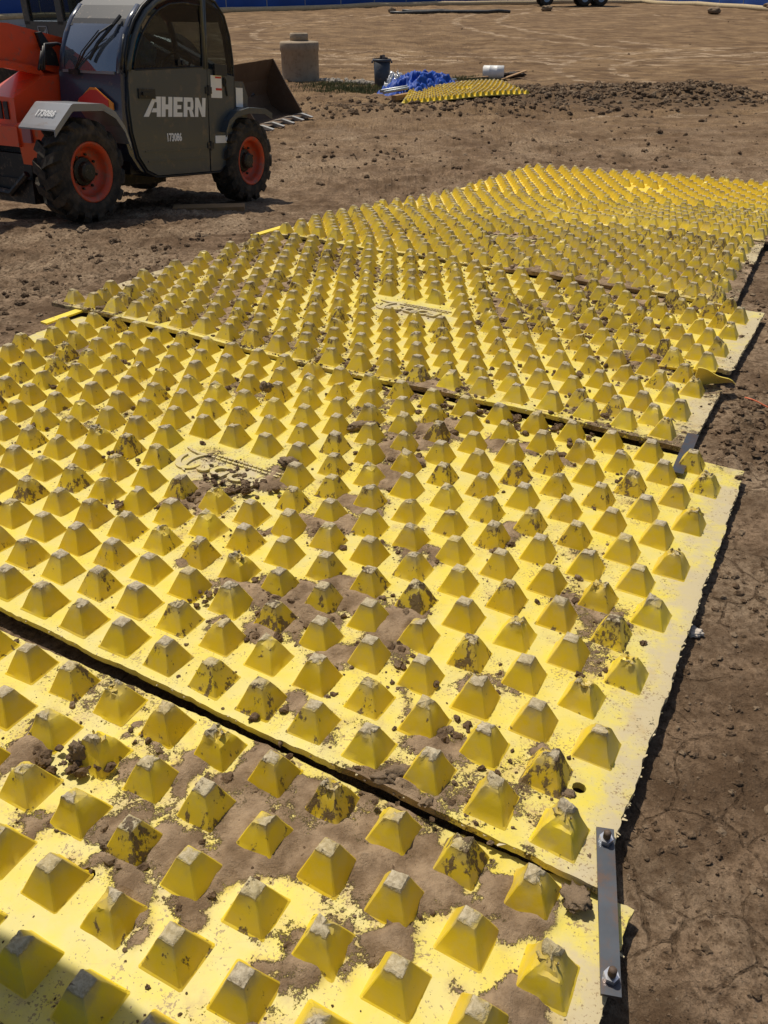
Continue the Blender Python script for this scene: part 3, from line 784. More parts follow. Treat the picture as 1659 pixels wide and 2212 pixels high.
# ------------------------------------------------------------------ steel bars bolting the mats together
def bar(name, p, q, width, thick, m, label, bolts=True, group='flat bars bolted across the seams between mats'):
    p = Vector(p); q = Vector(q); L = (q-p).length
    root = empty(name, (p+q)/2, label, 'connector bar', group)
    x = (q-p).normalized(); yv = Vector((0, 0, 1)).cross(x).normalized(); zv = x.cross(yv)
    root.rotation_euler = Matrix((x, yv, zv)).transposed().to_euler()
    bm = box(bmesh.new(), (-L/2, -width/2, 0), (L/2, width/2, thick))
    link('bar_plate', bm_mesh('bar_plate', bm, False, 0.0012, 2), m, root)
    if bolts:
        for t in (-1, 1):
            bx = t*(L/2-0.032)
            bm = bmesh.new()
            prof = [(0.0075, thick+0.0005), (0.0075, thick+0.010)]
            for k in range(7): prof += [(0.0083, thick+0.0115+k*0.003), (0.0074, thick+0.013+k*0.003)]
            prof += [(0.0060, thick+0.034)]
            lathe(bm, prof, 14, 'z', (bx, 0, 0))
            b = link('bolt', bm_mesh('bolt', bm, True), M_RUST, root)
            bm = bmesh.new()
            hx = [(bx+0.0150*math.cos(a*math.pi/3+0.3), 0.0150*math.sin(a*math.pi/3+0.3)) for a in range(6)]
            prism(bm, hx, 'z', thick+0.0006, thick+0.0135)
            link('nut', bm_mesh('nut', bm, False, 0.0018, 2), M_ZINC, b)
    return root
bar('connector_bar', (0.424, 0.802, 0.009), (0.489, 1.150, 0.028), 0.038, 0.008, M_STEEL, 'dark steel bar with two bolts across the seam by the front mat corner')
bar('connector_bar', (1.135, 2.755, 0.012), (1.290, 3.055, 0.026), 0.046, 0.008, M_STEEL, 'short dark steel bar half buried in dirt beside the seam by the torn mat', False)
bar('connector_bar', (-1.915, 4.455, 0.006), (-1.725, 4.720, 0.014), 0.055, 0.010, M_YBAR, 'bright yellow painted bar at the left end of the seam near the machine', False)
bar('connector_bar', (-1.00, 6.40, 0.002), (-0.80, 6.66, 0.006), 0.055, 0.010, M_YBAR, 'bright yellow painted bar at the left mat edge in front of the tyres', False)

# torn flap on the third mat
def flap():
    B, R = np.array([1.480, 3.610, -0.004]), np.array([1.680, 3.640, -0.002]); n, k = 10, 7
    V = []
    for i in range(n):
        t = i/(n-1); base = B*(1-t)+R*t; h = 0.105*(1-t)**0.75+0.003
        for j in range(k):
            s = j/(k-1); ph = 0.35+s*1.1
            V.append(base+np.array([-0.010*s*(1-t), 0.028+0.055*math.cos(ph)-0.055, 0])+np.array([0, 0, h*s])+np.array([0, 0, .006*math.sin(t*9)*s]))
    V = np.array(V); m = len(V); F = []
    W_ = np.concatenate([V, V+np.array([0.002, 0.010, 0.0])])
    for i in range(n-1):
        for j in range(k-1):
            q = (i*k+j, (i+1)*k+j, (i+1)*k+j+1, i*k+j+1); F += [q, tuple(x+m for x in q[::-1])]
        F += [(i*k+k-1, (i+1)*k+k-1, (i+1)*k+k-1+m, i*k+k-1+m), (i*k, i*k+m, (i+1)*k+m, (i+1)*k)]
    for j in range(k-1): F += [(j, j+1, j+1+m, j+m)]
    me = fastmesh('torn_flap', W_-np.array(ROOTS[2].location), np.array(F), True)
    try: me.set_sharp_from_angle(angle=math.radians(50))
    except Exception: pass
    for nm, v in (('mud', 0.15), ('dust', 0.05), ('clean', 0.4)):
        me.attributes.new(nm, 'FLOAT', 'POINT').data.foreach_set('value', np.full(len(me.vertices), v, np.float32))
    link('torn_flap', me, M_PLATE, ROOTS[2])
flap()

# raised emblem in the middle of each mat: wordmark, swoosh and two lines of moulded ridges
def emblem(i):
    root = ROOTS[i]; org = Vector(root.location)
    uc, vc = 1.80, 1.035
    def P(a, b, h):      # a to the right, b away, metres, around the emblem centre
        x, y = mxy(i, uc-a, vc+b); return Vector((x, y, float(mz(i, uc-a, vc+b))+h+0.0045))-org
    bm = bmesh.new()
    tm = text_mesh('emblem_text', 'FODS', 0.125, 0.22, 0.5, 0.004)
    me = bmesh.new(); me.from_mesh(tm); bpy.data.meshes.remove(tm)
    for v in me.verts:
        a, b = -v.co.x*0.90+0.055, -v.co.y*0.82-0.012      # turned half round, as it lies
        v.co = P(a, b, 0.0080 if v.co.z > 0 else -0.006)
    m1 = bpy.data.meshes.new('raised_wordmark'); me.to_mesh(m1); me.free()
    def put(name, m):
        for nm, v_ in (('mud', 0.30), ('dust', 0.62), ('clean', 0.0)):
            m.attributes.new(nm, 'FLOAT', 'POINT').data.foreach_set('value', np.full(len(m.vertices), v_, np.float32))
        return link(name, m, M_PLATE, root)
    put('raised_wordmark', m1)
    def ribbon(path, wd, h):
        bm = bmesh.new(); prev = None
        for k, (a, b) in enumerate(path):
            a2, b2 = path[min(k+1, len(path)-1)]; a1, b1 = path[max(k-1, 0)]
            d = math.hypot(a2-a1, b2-b1) or 1; nx_, ny_ = -(b2-b1)/d, (a2-a1)/d
            w_ = wd*math.sin(math.pi*(k+0.35)/(len(path)-0.3))**0.7
            cur = [bm.verts.new(P(a+nx_*w_*s, b+ny_*w_*s, hh)) for s, hh in ((1, -.005), (1, h), (-1, h), (-1, -.005))]
            if prev:
                for q in range(4): bm.faces.new((prev[q], cur[q], cur[(q+1) % 4], prev[(q+1) % 4]))
            prev = cur
        return bm
    def arc(ca, cb, ra, rb, t0, t1, n=14):
        return [(ca+ra*math.cos(t0+(t1-t0)*k/n), cb+rb*math.sin(t0+(t1-t0)*k/n)) for k in range(n+1)]
    for pth, wd in ((arc(-0.115, -0.01, 0.055, 0.075, 1.9, 4.4), 0.010), (arc(-0.16, 0.0, 0.055, 0.060, 2.6, 6.0), 0.013),
                    ([(-0.245, 0.075), (-0.21, 0.066), (-0.17, 0.06), (-0.13, 0.062)], 0.008)):
        put('raised_swoosh', bm_mesh('raised_swoosh', ribbon(pth, wd, 0.0045), False))
    bm = bmesh.new()
    for row in range(2):
        a = -0.11+0.02*row
        while a < 0.20:
            ln = random.uniform(0.010, 0.026)
            vs = []
            for h in (-0.004, 0.0018):
                for da, db in ((0, 0), (ln, 0), (ln, 0.009), (0, 0.009)):
                    vs.append(bm.verts.new(P(a+da, 0.062+0.021*row+db, h)))
            for f in ((4,5,6,7), (0,1,5,4), (1,2,6,5), (2,3,7,6), (3,0,4,7)): bm.faces.new([vs[q] for q in f])
            a += ln+0.007
    put('raised_small_print', bm_mesh('raised_small_print', bm))
for i in (1, 2, 3): emblem(i)

# ------------------------------------------------------------------ individual lumps and litter
def lump(name, p, s, seed, label, cat='clod', m=M_CLOD, sub=4, sc=(1, 1, 0.8), rot=0):
    V, F = rock_proto(seed, sub)
    k = 1+0.55*(fbm(V[:, 0]*4+seed, V[:, 1]*4+V[:, 2]*3, 4, 3, 0.65)-0.5)
    V = V*k[:, None]*np.array(sc)*s; V[:, 2] -= V[:, 2].min()*0.72
    o = link(name, fastmesh(name, V, F, True), m, label=label, cat=cat, group='big clods of mud among the studs' if name == 'mud_clod' else None)
    o.location = p; o.rotation_euler = (0, 0, rot); return o
lump('mud_clod', (-0.735, 1.375, 0.0), 0.034, 61, 'upright reddish clod leaning on a stud of the nearest mat', sc=(0.85, .8, 1.25))
lump('mud_clod', (-0.60, 1.135, 0.0), 0.030, 62, 'crumbling flat clod stuck on the mud sheet of the nearest mat', sc=(1, 1, .6))
lump('mud_clod', (0.035, 1.305, 0.004), 0.040, 63, 'large dark clod against the near edge studs of the second mat', sc=(1.3, .8, .65))
lump('mud_clod', (-0.375, 2.835, 0.004), 0.040, 64, 'dark clod just right of the raised emblem on the second mat', sc=(1, .8, .9))
lump('mud_clod', (-0.535, 3.42, 0.060), 0.034, 65, 'dark clod stuck on the top of one stud in the second mat', sc=(.8, .8, 1))
lump('mud_clod', (-0.09, 3.16, 0.004), 0.042, 66, 'smooth brown lump lying beside studs near the back of the second mat', sc=(1.5, .6, .6), rot=.4)
lump('mud_clod', (0.40, 1.005, 0.0), 0.030, 67, 'flat clod beside the stud closest to the steel bar', sc=(1, 1.2, .35))
lump('mud_clod', (0.43, 1.26, 0.004), 0.020, 68, 'small clod beside the round hole in the second mat', sc=(1, .9, .7))
M_PALE = simple('pale_rock', (0.52, 0.45, 0.37), 0.9, 0, .25, .3, 18)
lump('pale_stone', (1.93, 2.96, -0.055), 0.065, 71, 'pale flat stone on the bare soil at the right edge', 'stone', M_PALE, sc=(1.5, .7, .4))
lump('pale_stone', (0.94, 1.90, -0.055), 0.030, 72, 'small pale grey stone on the cracked soil right of the mats', 'stone', M_PALE, sc=(1, 1, .5))
M_ORANGE = simple('orange_insulation', (0.75, 0.16, 0.06), 0.45)
bm = bmesh.new(); wp = []
for k in range(22):
    t = k/21; x, y = 1.66+0.30*t+0.03*math.sin(t*6), 3.46-0.16*math.sin(t*2.6)+0.05*t
    wp.append((x, y, gz(x, y)+0.012+0.02*math.sin(t*math.pi)+(0.05*(1-t*4) if t < .25 else 0)))
wp += [(1.955, 3.46, gz(1.955, 3.46)+.016), (1.93, 3.53, gz(1.93, 3.53)+.014)]
tube(bm, wp, 0.0035, 6)
link('orange_wire', bm_mesh('orange_wire', bm, True), M_ORANGE, label='thin orange wire curling off the torn mat onto the soil', cat='wire')

# ------------------------------------------------------------------ telehandler
TP1 = Vector((-2.4777, 7.4590, 0.2708)); TP2 = Vector((-1.4189, 9.5406, 0.0177))
tX = (TP2-TP1).normalized(); tY = Vector((0, 0, 1)).cross(tX).normalized(); tZ = tX.cross(tY)
TM = Matrix.Translation(TP1) @ Matrix((tX, tY, tZ)).transposed().to_4x4()      # x forward, y to the far side, z up from the rear axle
WBASE = (TP2-TP1).length
GP = Vector((0, 0, -0.415))
tele = empty('telehandler', (0, 0, 0), 'grey and orange telehandler with bold white lettering on its door, parked left of the mats', 'telehandler')
tele.matrix_world = TM @ Matrix.Translation(GP)
def tl(name, bm, m, parent=tele, smooth=False, bevel=0.0, seg=2, label=None, up=True):
    bm.transform(Matrix.Translation(-GP)) if up else None
    return link(name, bm_mesh(name, bm, smooth, bevel, seg) if isinstance(bm, bmesh.types.BMesh) else bm, m, parent, label)

def paint(name, col, rough=0.32, dirt=0.25, scale=5.0, coat=0.3):
    m = simple(name, col, rough, 0.0, 0.10, dirt, scale, (0.17, 0.125, 0.085))
    m.node_tree.nodes['Principled BSDF'].inputs['Coat Weight'].default_value = coat
    m.node_tree.nodes['Principled BSDF'].inputs['Coat Roughness'].default_value = 0.085
    return m
M_OR = paint('orange_paint', (0.72, 0.075, 0.016), 0.35, 0.18)
M_RIM = paint('shaded_orange_rim_paint', (0.55, 0.060, 0.014), 0.5, 0.55, 6.0, 0.0)  # darker orange with extra dirt, the rims' shade put into the colour
M_SLATE = paint('slate_blue_paint', (0.034, 0.044, 0.075), 0.30, 0.14)
M_DOOR = paint('charcoal_door_paint', (0.056, 0.064, 0.068), 0.42, 0.25, 3.0, coat=0.1)
M_FEND = paint('grey_fender_paint', (0.21, 0.22, 0.235), 0.38, 0.20)
M_BLACK = simple('black_plastic', (0.012, 0.012, 0.014), 0.5, 0, .2, .12, 9)
M_CHAS = simple('greasy_black_steel', (0.014, 0.014, 0.016), 0.45, .3, .3, .3, 9)
M_WHITE = simple('white_decal', (0.78, 0.78, 0.78), 0.5, 0, .05)
M_RED = simple('red_decal', (0.55, 0.03, 0.02), 0.5)
M_AMBER = simple('amber_decal', (0.70, 0.22, 0.02), 0.5)
M_RUBBER = simple('tyre_rubber', (0.030, 0.027, 0.023), 0.85, 0, .35, .75, 5.0, (0.115, 0.085, 0.058), 0.2)
def glass(name, tint, mixf):
    m, n, l, p = mat(name)
    p.inputs['Base Color'].default_value = (*tint, 1); p.inputs['Roughness'].default_value = 0.03
    p.inputs['Specular IOR Level'].default_value = 0.9; p.inputs['IOR'].default_value = 1.5 if mixf < .6 else 2.3
    tr = n.new('ShaderNodeBsdfTransparent'); tr.inputs[0].default_value = (0.62, 0.66, 0.66, 1)
    mx = n.new('ShaderNodeMixShader'); mx.inputs[0].default_value = mixf
    l.new(tr.outputs[0], mx.inputs[1]); l.new(p.outputs[0], mx.inputs[2])
    l.new(mx.outputs[0], n['Material Output'].inputs[0])
    return m
M_GLASS = glass('cab_glass', (0.02, 0.022, 0.022), 0.30)
M_RGLASS = glass('rear_glass', (0.05, 0.06, 0.08), 0.85)

# --- wheels: tyre > rim, hub
def tyre_bm(R=0.415, w_=0.30, n=44):
    bm = bmesh.new()
    prof = [(0.235, 0.035), (0.250, 0.012), (0.300, 0.004), (0.345, 0.014), (0.372, 0.036), (0.383, 0.075), (0.386, w_/2),
            (0.383, w_-0.075), (0.372, w_-0.036), (0.345, w_-0.014), (0.300, w_-0.004), (0.250, w_-0.012), (0.235, w_-0.035)]
    lathe(bm, prof, n, 'y', close=True)
    nl = 15
    for side in (0, 1):
        for k in range(nl):
            a0 = 2*math.pi*(k+0.5*side)/nl
            ring = []
            # chunky chevron lug from the shoulder to past the middle
            for t, (yy, dr) in enumerate(((0.010, -0.045), (0.035, 0.0), (w_*0.36, 0.006), (w_*0.56, 0.0))):
                y_ = yy if side == 0 else w_-yy
                a = a0+t*0.085; hw = (0.105, 0.105, 0.095, 0.085)[t]
                hi = R+dr; lo = 0.36 if t else 0.335
                ring.append([bm.verts.new((r*math.cos(a+s*hw), y_, r*math.sin(a+s*hw))) for r, s in ((lo, -1.1), (hi, -1), (hi, 1), (lo, 1.1))])
            for p, q in zip(ring, ring[1:]):
                for m in range(3): bm.faces.new((p[m], p[m+1], q[m+1], q[m]))
            bm.faces.new(ring[0]); bm.faces.new(ring[-1][::-1])
    return bm
def rim_bm():
    bm = bmesh.new()
    lathe(bm, [(0.238, 0.034), (0.246, 0.020), (0.236, 0.014), (0.224, 0.022), (0.205, 0.030), (0.196, 0.060), (0.190, 0.105), (0.150, 0.118), (0.125, 0.120), (0.118, 0.135), (0.118, 0.19), (0.2, 0.24), (0.236, 0.26)], 40, 'y', cap=False)
    return bm
def hub_bm():
    bm = bmesh.new()
    lathe(bm, [(0.0, 0.040), (0.060, 0.044), (0.078, 0.058), (0.082, 0.10), (0.112, 0.112), (0.114, 0.16)], 28, 'y', cap=False)
    for k in range(8):
        a = k*math.pi/4
        cyl(bm, (0.138*math.cos(a), 0.119, 0.138*math.sin(a)), (0.138*math.cos(a), 0.098, 0.138*math.sin(a)), 0.011, n=6)
    return bm
TY, RM, HB = bm_mesh('wheel', tyre_bm(), False), bm_mesh('rim', rim_bm(), True), bm_mesh('hub', hub_bm(), False)
for q in TY.polygons: q.use_smooth = False
M_HUB = simple('greasy_hub', (0.030, 0.027, 0.016), 0.6, .2, .3, .3, 20)
def wheel(x, y, flip=False, spin=0.0):
    wh = link('wheel', TY, M_RUBBER, tele); wh.location = Vector((x, y, 0))-GP
    wh.rotation_euler = (0, spin, math.pi if flip else 0)
    link('rim', RM, M_RIM, wh); link('hub', HB, M_HUB, wh)
wheel(0, 0, spin=.2); wheel(WBASE, 0, spin=.5); wheel(0, 1.75, True); wheel(WBASE, 1.75, True)

# --- chassis
bm = bmesh.new()
box(bm, (-0.02, 0.42, -0.12), (2.75, 1.35, 0.20)); box(bm, (-0.08, 0.3, -0.09), (0.08, 1.5, 0.09)); box(bm, (WBASE-.08, 0.3, -0.09), (WBASE+.08, 1.5, 0.09))
box(bm, (0.62, 0.16, -0.06), (1.80, 0.45, 0.05)); box(bm, (-0.12, 0.60, -0.20), (0.10, 1.70, 0.10)); box(bm, (0.75, 0.5, -0.2), (1.5, 1.2, -0.1))
tl('chassis', bm, M_CHAS, bevel=0.012)

# --- cab
CY0, CY1 = 0.10, 0.82
side_pts = [(0.50, 0.30), (0.56, 0.12), (0.68, -0.02), (0.85, -0.09), (1.86, -0.09), (2.00, -0.03), (2.10, 0.12), (2.15, 0.45), (2.17, 0.77), (0.53, 0.77)]
bm = prism(bmesh.new(), side_pts, 'y', CY0, CY1); tl('cab_shell', bm, M_SLATE, bevel=0.03, seg=3)
arch = [(0.53, 0.77), (0.565, 0.92), (0.63, 1.06), (0.72, 1.19), (0.84, 1.30), (0.99, 1.39), (1.17, 1.45), (1.40, 1.485), (1.68, 1.48), (1.90, 1.43), (2.04, 1.32), (2.12, 1.15), (2.16, 0.95), (2.17, 0.77)]
roof_o = [(0.675, 1.13)]+arch[3:11]; roof_i = [(x+(1.4-x)*0.05, z-0.055) for x, z in roof_o]
bm = prism(bmesh.new(), [(x, z) for x, z in roof_o]+roof_i[::-1], 'y', CY0, CY1); tl('cab_roof', bm, M_BLACK, bevel=0.015)
for nm, lo, hi in (('rear_post', 0, 5), ('front_post', 9, 14)):
    for y in (CY0+0.028, CY1-0.028):
        bm = bmesh.new(); tube(bm, [(x+(0.02 if lo == 0 else -0.02), y, z-0.01) for x, z in arch[lo:hi]], 0.034, 10); tl(nm, bm, M_SLATE, smooth=True)
# rear window, curved with the arch, and the glass all round
def strip(path, y0, y1, th=0.004, ny=6):
    bm = bmesh.new(); R = []
    for x, z in path:
        R.append([bm.verts.new((x-0.03*math.sin(math.pi*k/ny), y0+(y1-y0)*k/ny, z)) for k in range(ny+1)])
    for a, b in zip(R, R[1:]):
        for k in range(ny): bm.faces.new((a[k], a[k+1], b[k+1], b[k]))
    return bm
rp = [(0.535, 0.775), (0.555, 0.87), (0.585, 0.96), (0.63, 1.05), (0.69, 1.145)]
tl('rear_window', strip(rp, CY0+0.05, CY1-0.05), M_RGLASS, smooth=True)
bm = bmesh.new(); prism(bm, [(0.515, 0.755), (0.535, 0.755), (0.535, 0.778), (0.515, 0.778)], 'y', CY0+.06, CY1-.06); tl('window_sill', bm, M_FEND, bevel=.004)
fp = [(2.155, 0.78), (2.145, 0.95), (2.10, 1.15), (2.02, 1.31), (1.88, 1.42)]
tl('front_window', strip(fp, CY0+0.05, CY1-0.05), M_GLASS, smooth=True)
def pane(name, pts, y, m, parent=tele):
    bm = prism(bmesh.new(), pts, 'y', y, y+0.005); return tl(name, bm, m, parent)
pane('far_side_window', [(0.56, .78), (0.66, 1.05), (0.86, 1.27), (1.2, 1.41), (1.85, 1.40), (2.08, 1.15), (2.14, .78)], CY1-0.03, M_GLASS)
# door (with frame), standing a little proud of the shell
def offs(pts, d):
    c = Vector((sum(p[0] for p in pts)/len(pts), sum(p[1] for p in pts)/len(pts)))
    return [tuple(c+(Vector(p)-c)*(1-d/(Vector(p)-c).length)) for p in pts]
door_o = [(0.60, 0.30), (0.66, 0.10), (0.76, -0.02), (0.90, -0.075), (1.685, -0.075), (1.70, 0.80), (1.70, 1.425), (1.40, 1.43), (1.18, 1.395), (1.02, 1.335), (0.88, 1.25), (0.77, 1.14), (0.69, 1.02), (0.63, 0.88), (0.595, 0.74), (0.585, 0.50)]
win_o = [(0.685, 0.80), (1.645, 0.865), (1.645, 1.375), (1.40, 1.375), (1.20, 1.345), (1.06, 1.29), (0.94, 1.21), (0.84, 1.11), (0.76, 1.00), (0.71, 0.90)]
low = [p for p in door_o if p[1] < 0.78]
bm = bmesh.new()
# lower panel
prism(bm, [(0.585, 0.50), (0.60, 0.30), (0.66, 0.10), (0.76, -0.02), (0.90, -0.075), (1.685, -0.075), (1.70, 0.80), (1.70, 0.865), (0.685, 0.80), (0.61, 0.80), (0.595, 0.74)], 'y', CY0-0.028, CY0-0.002)
door = tl('door', bm, M_DOOR, bevel=0.008)
def dn(name, bm, m, smooth=False, bevel=0.0): return tl(name, bm, m, door, smooth, bevel)
door.location = (0, 0, 0)
fr = [(0.615, 0.79), (0.645, 0.89), (0.705, 1.03), (0.785, 1.15), (0.895, 1.26), (1.03, 1.345), (1.19, 1.40), (1.40, 1.432), (1.672, 1.425), (1.672, 0.85)]
bm = bmesh.new(); tube(bm, [(x, CY0-0.015, z) for x, z in fr], 0.026, 8); dn('door_frame', bm, M_DOOR, True)
pane('door_window', win_o, CY0-0.014, M_GLASS, door)
bm = bmesh.new(); tube(bm, [(x, CY0-0.021, z) for x, z in [win_o[-1]]+win_o+[win_o[0]]][1:-0 or None], 0.010, 6); dn('window_seal', bm, M_BLACK, True)
bm = bmesh.new(); box(bm, (0.70, CY0-0.040, 0.575), (0.92, CY0-0.030, 0.655)); box(bm, (0.74, CY0-0.056, 0.60), (0.88, CY0-0.040, 0.628)); dn('door_handle', bm, M_BLACK, bevel=.006)
bm = bmesh.new(); cyl(bm, (1.33, CY0-0.05, 0.885), (1.33, CY0-0.02, 0.885), 0.02, n=12); box(bm, (1.27, CY0-.035, .86), (1.33, CY0-.02, .91)); dn('window_latch', bm, M_BLACK)
for z0 in (0.13, 0.045):
    bm = bmesh.new(); box(bm, (0.74+0.03*(z0 < .1), CY0-0.034, z0), (1.66, CY0-0.029, z0+0.014)); dn('door_rib', bm, M_DOOR)
# lettering on the door: slanted block capitals
def stencil(polys, x0, z0, sx, sz, shear, y, th=0.003):
    bm = bmesh.new()
    for poly in polys:
        prism(bm, [(x0+(p[0]+shear*p[1])*sx, z0+p[1]*sz) for p in poly], 'y', y, y+th)
    return bm
def letters():
    A = [[(-.35,0),(.02,0),(.62,1),(.36,1)], [(.36,1),(.92,1),(.92,0),(.62,0),(.62,.72),(.50,.72)], [(.22,.22),(.62,.22),(.62,.42),(.34,.42)]]
    out = [[(p[0], p[1]) for p in q] for q in A]
    def add(o, polys): out.extend([[(p[0]+o, p[1]) for p in q] for q in polys])
    add(.98, [[(0,0),(.30,0),(.30,1),(0,1)], [(.52,0),(.82,0),(.82,1),(.52,1)], [(.30,.38),(.52,.38),(.52,.62),(.30,.62)]])
    add(1.90, [[(0,0),(.30,0),(.30,1),(0,1)], [(.30,0),(.72,0),(.72,.22),(.30,.22)], [(.30,.40),(.62,.40),(.62,.60),(.30,.60)], [(.30,.78),(.72,.78),(.72,1),(.30,1)]])
    add(2.72, [[(0,0),(.30,0),(.30,1),(0,1)], [(.30,.78),(.78,.78),(.70,1),(.30,1)], [(.56,.78),(.56,.52),(.80,.52),(.78,.78)], [(.30,.36),(.76,.36),(.80,.52),(.30,.52)], [(.44,.36),(.58,0),(.88,0),(.70,.36)]])
    add(3.66, [[(0,0),(.28,0),(.28,1),(0,1)], [(.60,0),(.88,0),(.88,1),(.60,1)], [(.28,1),(.28,.55),(.60,0),(.60,.45)]])
    return out
bm = stencil(letters(), 0.79+0.20*0.35-0.045, 0.428, 0.182, 0.168, 0.10, CY0-0.0315); dn('door_lettering', bm, M_WHITE)
def flat_text(name, s, size, to_local, parent, m, shear=0.0):
    me = text_mesh(name, s, size, shear, 0.0015, 0.003)
    for v in me.vertices: v.co = Vector(to_local(v.co))-GP
    return link(name, me, m, parent)
flat_text('fleet_number', '173086', 0.095, lambda c: (1.155+c.x*0.78, CY0-0.0300-c.z, 0.248+c.y), door, M_WHITE)
# quarter panel ahead of the door
bm = prism(bmesh.new(), [(1.715, -0.075), (1.86, -0.075), (1.98, -0.02), (2.08, 0.12), (2.13, 0.45), (2.15, 0.80), (1.715, 0.855)], 'y', CY0-0.022, CY0-0.002)
qp = tl('quarter_panel', bm, M_DOOR, bevel=.008)
pane('quarter_window', [(1.725, .86), (2.145, .82), (2.12, 1.05), (2.05, 1.25), (1.95, 1.37), (1.725, 1.42)], CY0-0.012, M_GLASS)
bm = bmesh.new(); tube(bm, [(1.712, CY0-0.012, z) for z in (0.85, 1.1, 1.43)], 0.020, 8); tl('door_post', bm, M_DOOR, smooth=True)
bm = bmesh.new(); box(bm, (1.76, CY0-.027, .60), (1.935, CY0-.023, .80)); wd = tl('warning_decal', bm, M_WHITE, qp)
bm = bmesh.new(); box(bm, (1.83, CY0-.030, .775), (1.925, CY0-.0275, .79)); box(bm, (1.835, CY0-.030, .668), (1.93, CY0-.0275, .688)); tl('decal_stripe', bm, M_RED, qp)
bm = bmesh.new(); box(bm, (1.80, CY0-.027, .185), (2.0, CY0-.023, .255)); tl('small_decal', bm, M_WHITE, qp)
bm = bmesh.new(); box(bm, (1.80, CY0-.05, .80), (2.0, CY0-.024, .90)); tl('mirror_bracket', bm, M_BLACK, qp, bevel=.02)
bm = bmesh.new(); tube(bm, [(1.98+.02*math.cos(a), CY0-.03, .745+.035*math.sin(a)) for a in np.linspace(0, 6.28, 13)]+[(2.0, CY0-.03, .70), (2.02, CY0-.03, .62)], 0.008, 6); tl('hanging_cable', bm, M_BLACK, qp)
# rubber line round the side of the cab
loop = [(0.60, 0.74), (0.572, 0.50), (0.588, 0.30), (0.65, 0.085), (0.755, -0.04), (0.89, -0.092), (1.87, -0.092), (1.995, -0.03), (2.10, .12), (2.145, .45), (2.165, .78), (2.155, 0.95), (2.115, 1.15), (2.035, 1.32), (1.90, 1.43), (1.68, 1.472), (1.40, 1.475), (1.17, 1.44), (1.0, 1.385), (0.86, 1.295), (0.74, 1.18), (0.655, 1.05), (0.60, 0.90)]
bm = bmesh.new(); tube(bm, [(x, CY0-.006, z) for x, z in loop+[loop[0]]], 0.012, 6); tl('edge_trim', bm, M_BLACK, smooth=True)
# front shell between cab and front wheel
bm = prism(bmesh.new(), [(2.12, .05), (2.42, .20), (2.46, .62), (2.38, .76), (2.16, .76)], 'y', CY0+.03, CY1); fs = tl('front_shroud', bm, M_DOOR, bevel=.02)
bm = bmesh.new(); box(bm, (2.24, CY0+.022, .52), (2.36, CY0+.027, .70)); tl('shroud_decal', bm, M_WHITE, fs)
# seat, steering column, things inside
bm = bmesh.new(); box(bm, (0.85, .25, .30), (1.30, .68, .46)); box(bm, (0.80, .27, .46), (0.93, .66, 1.02)); tl('seat', bm, M_BLACK, bevel=.05, seg=3)
bm = bmesh.new(); lathe(bm, [(0.17, .0), (0.185, .015), (0.17, .03), (0.155, .015)], 24, 'z', close=True); bm.transform(Matrix.Translation((1.72, .46, .86)) @ Matrix.Rotation(-.9, 4, 'Y')); cyl(bm, (1.72, .46, .86), (1.92, .46, .60), .025, n=8); tl('steering_wheel', bm, M_BLACK, smooth=True)
# wiper and reversing triangle on the rear face
bm = bmesh.new(); tube(bm, [(0.505, .60, .765), (0.50, .45, .93), (0.55, .31, 1.07), (0.62, .22, 1.14)], .009, 6); tube(bm, [(0.50, .61, .765), (0.505, .50, .92), (0.56, .33, 1.09)], .005, 6)
box(bm, (.485, .55, .74), (.515, .66, .78)); wp_ = tl('wiper', bm, M_BLACK)
bm = bmesh.new(); tube(bm, [(0.487, .40, .86), (0.535, .33, .99), (0.60, .245, 1.10), (0.70, .20, 1.21)], .016, 6); tl('wiper_blade', bm, M_BLACK, wp_)
tri = [(.10, .40), (.62, .40), (.36, .72)]
bm = prism(bmesh.new(), [(y, z-0.015) for y, z in ((.17, .49), (.17, .545), (.36, .66), (.42, .66), (.58, .545), (.58, .49))], 'x', .478, .492); smv = tl('reflective_triangle', bm, M_AMBER)
bm = prism(bmesh.new(), [(.215, .495), (.56, .495), (.56, .55), (.42, .625), (.34, .625), (.215, .55)], 'x', .473, .477); tl('triangle_centre', bm, M_RED, smv)
# mudguards
def guard(name, xc, pts, y0, y1, gm=M_FEND):
    bm = bmesh.new(); pr = None
    for x, z in pts:
        c = [bm.verts.new((xc+x, y, z+dz)) for y, dz in ((y0, 0), (y1, 0), (y1, -.012), (y0+.012, -.012), (y0+.012, -.055), (y0, -.055))]
        if pr:
            for k in range(6): bm.faces.new((pr[k], pr[(k+1) % 6], c[(k+1) % 6], c[k]))
        else: bm.faces.new(c)
        pr = c
    bm.faces.new(pr[::-1]); return tl(name, bm, gm)
g1 = guard('rear_mudguard', 0, [(-.36, .335), (-.335, .36), (-.155, .518), (-.135, .525), (.20, .530), (.34, .47), (.44, .36), (.50, .22)], .015, .42)
vx = Vector((-.36+.155, 0, .335-.518)).normalized()
flat_text('fleet_number', '173086', 0.090, lambda c: (-.248+vx.x*-c.y*1.0-0.006, .215-c.x*0.80, .437+vx.z*-c.y*1.0+0.007), g1, M_WHITE, 0.0)
guard('front_mudguard', WBASE, [(-.46, .30), (-.40, .40), (-.26, .485), (-.05, .52), (.25, .515), (.38, .47)], .0, .40, M_DOOR)
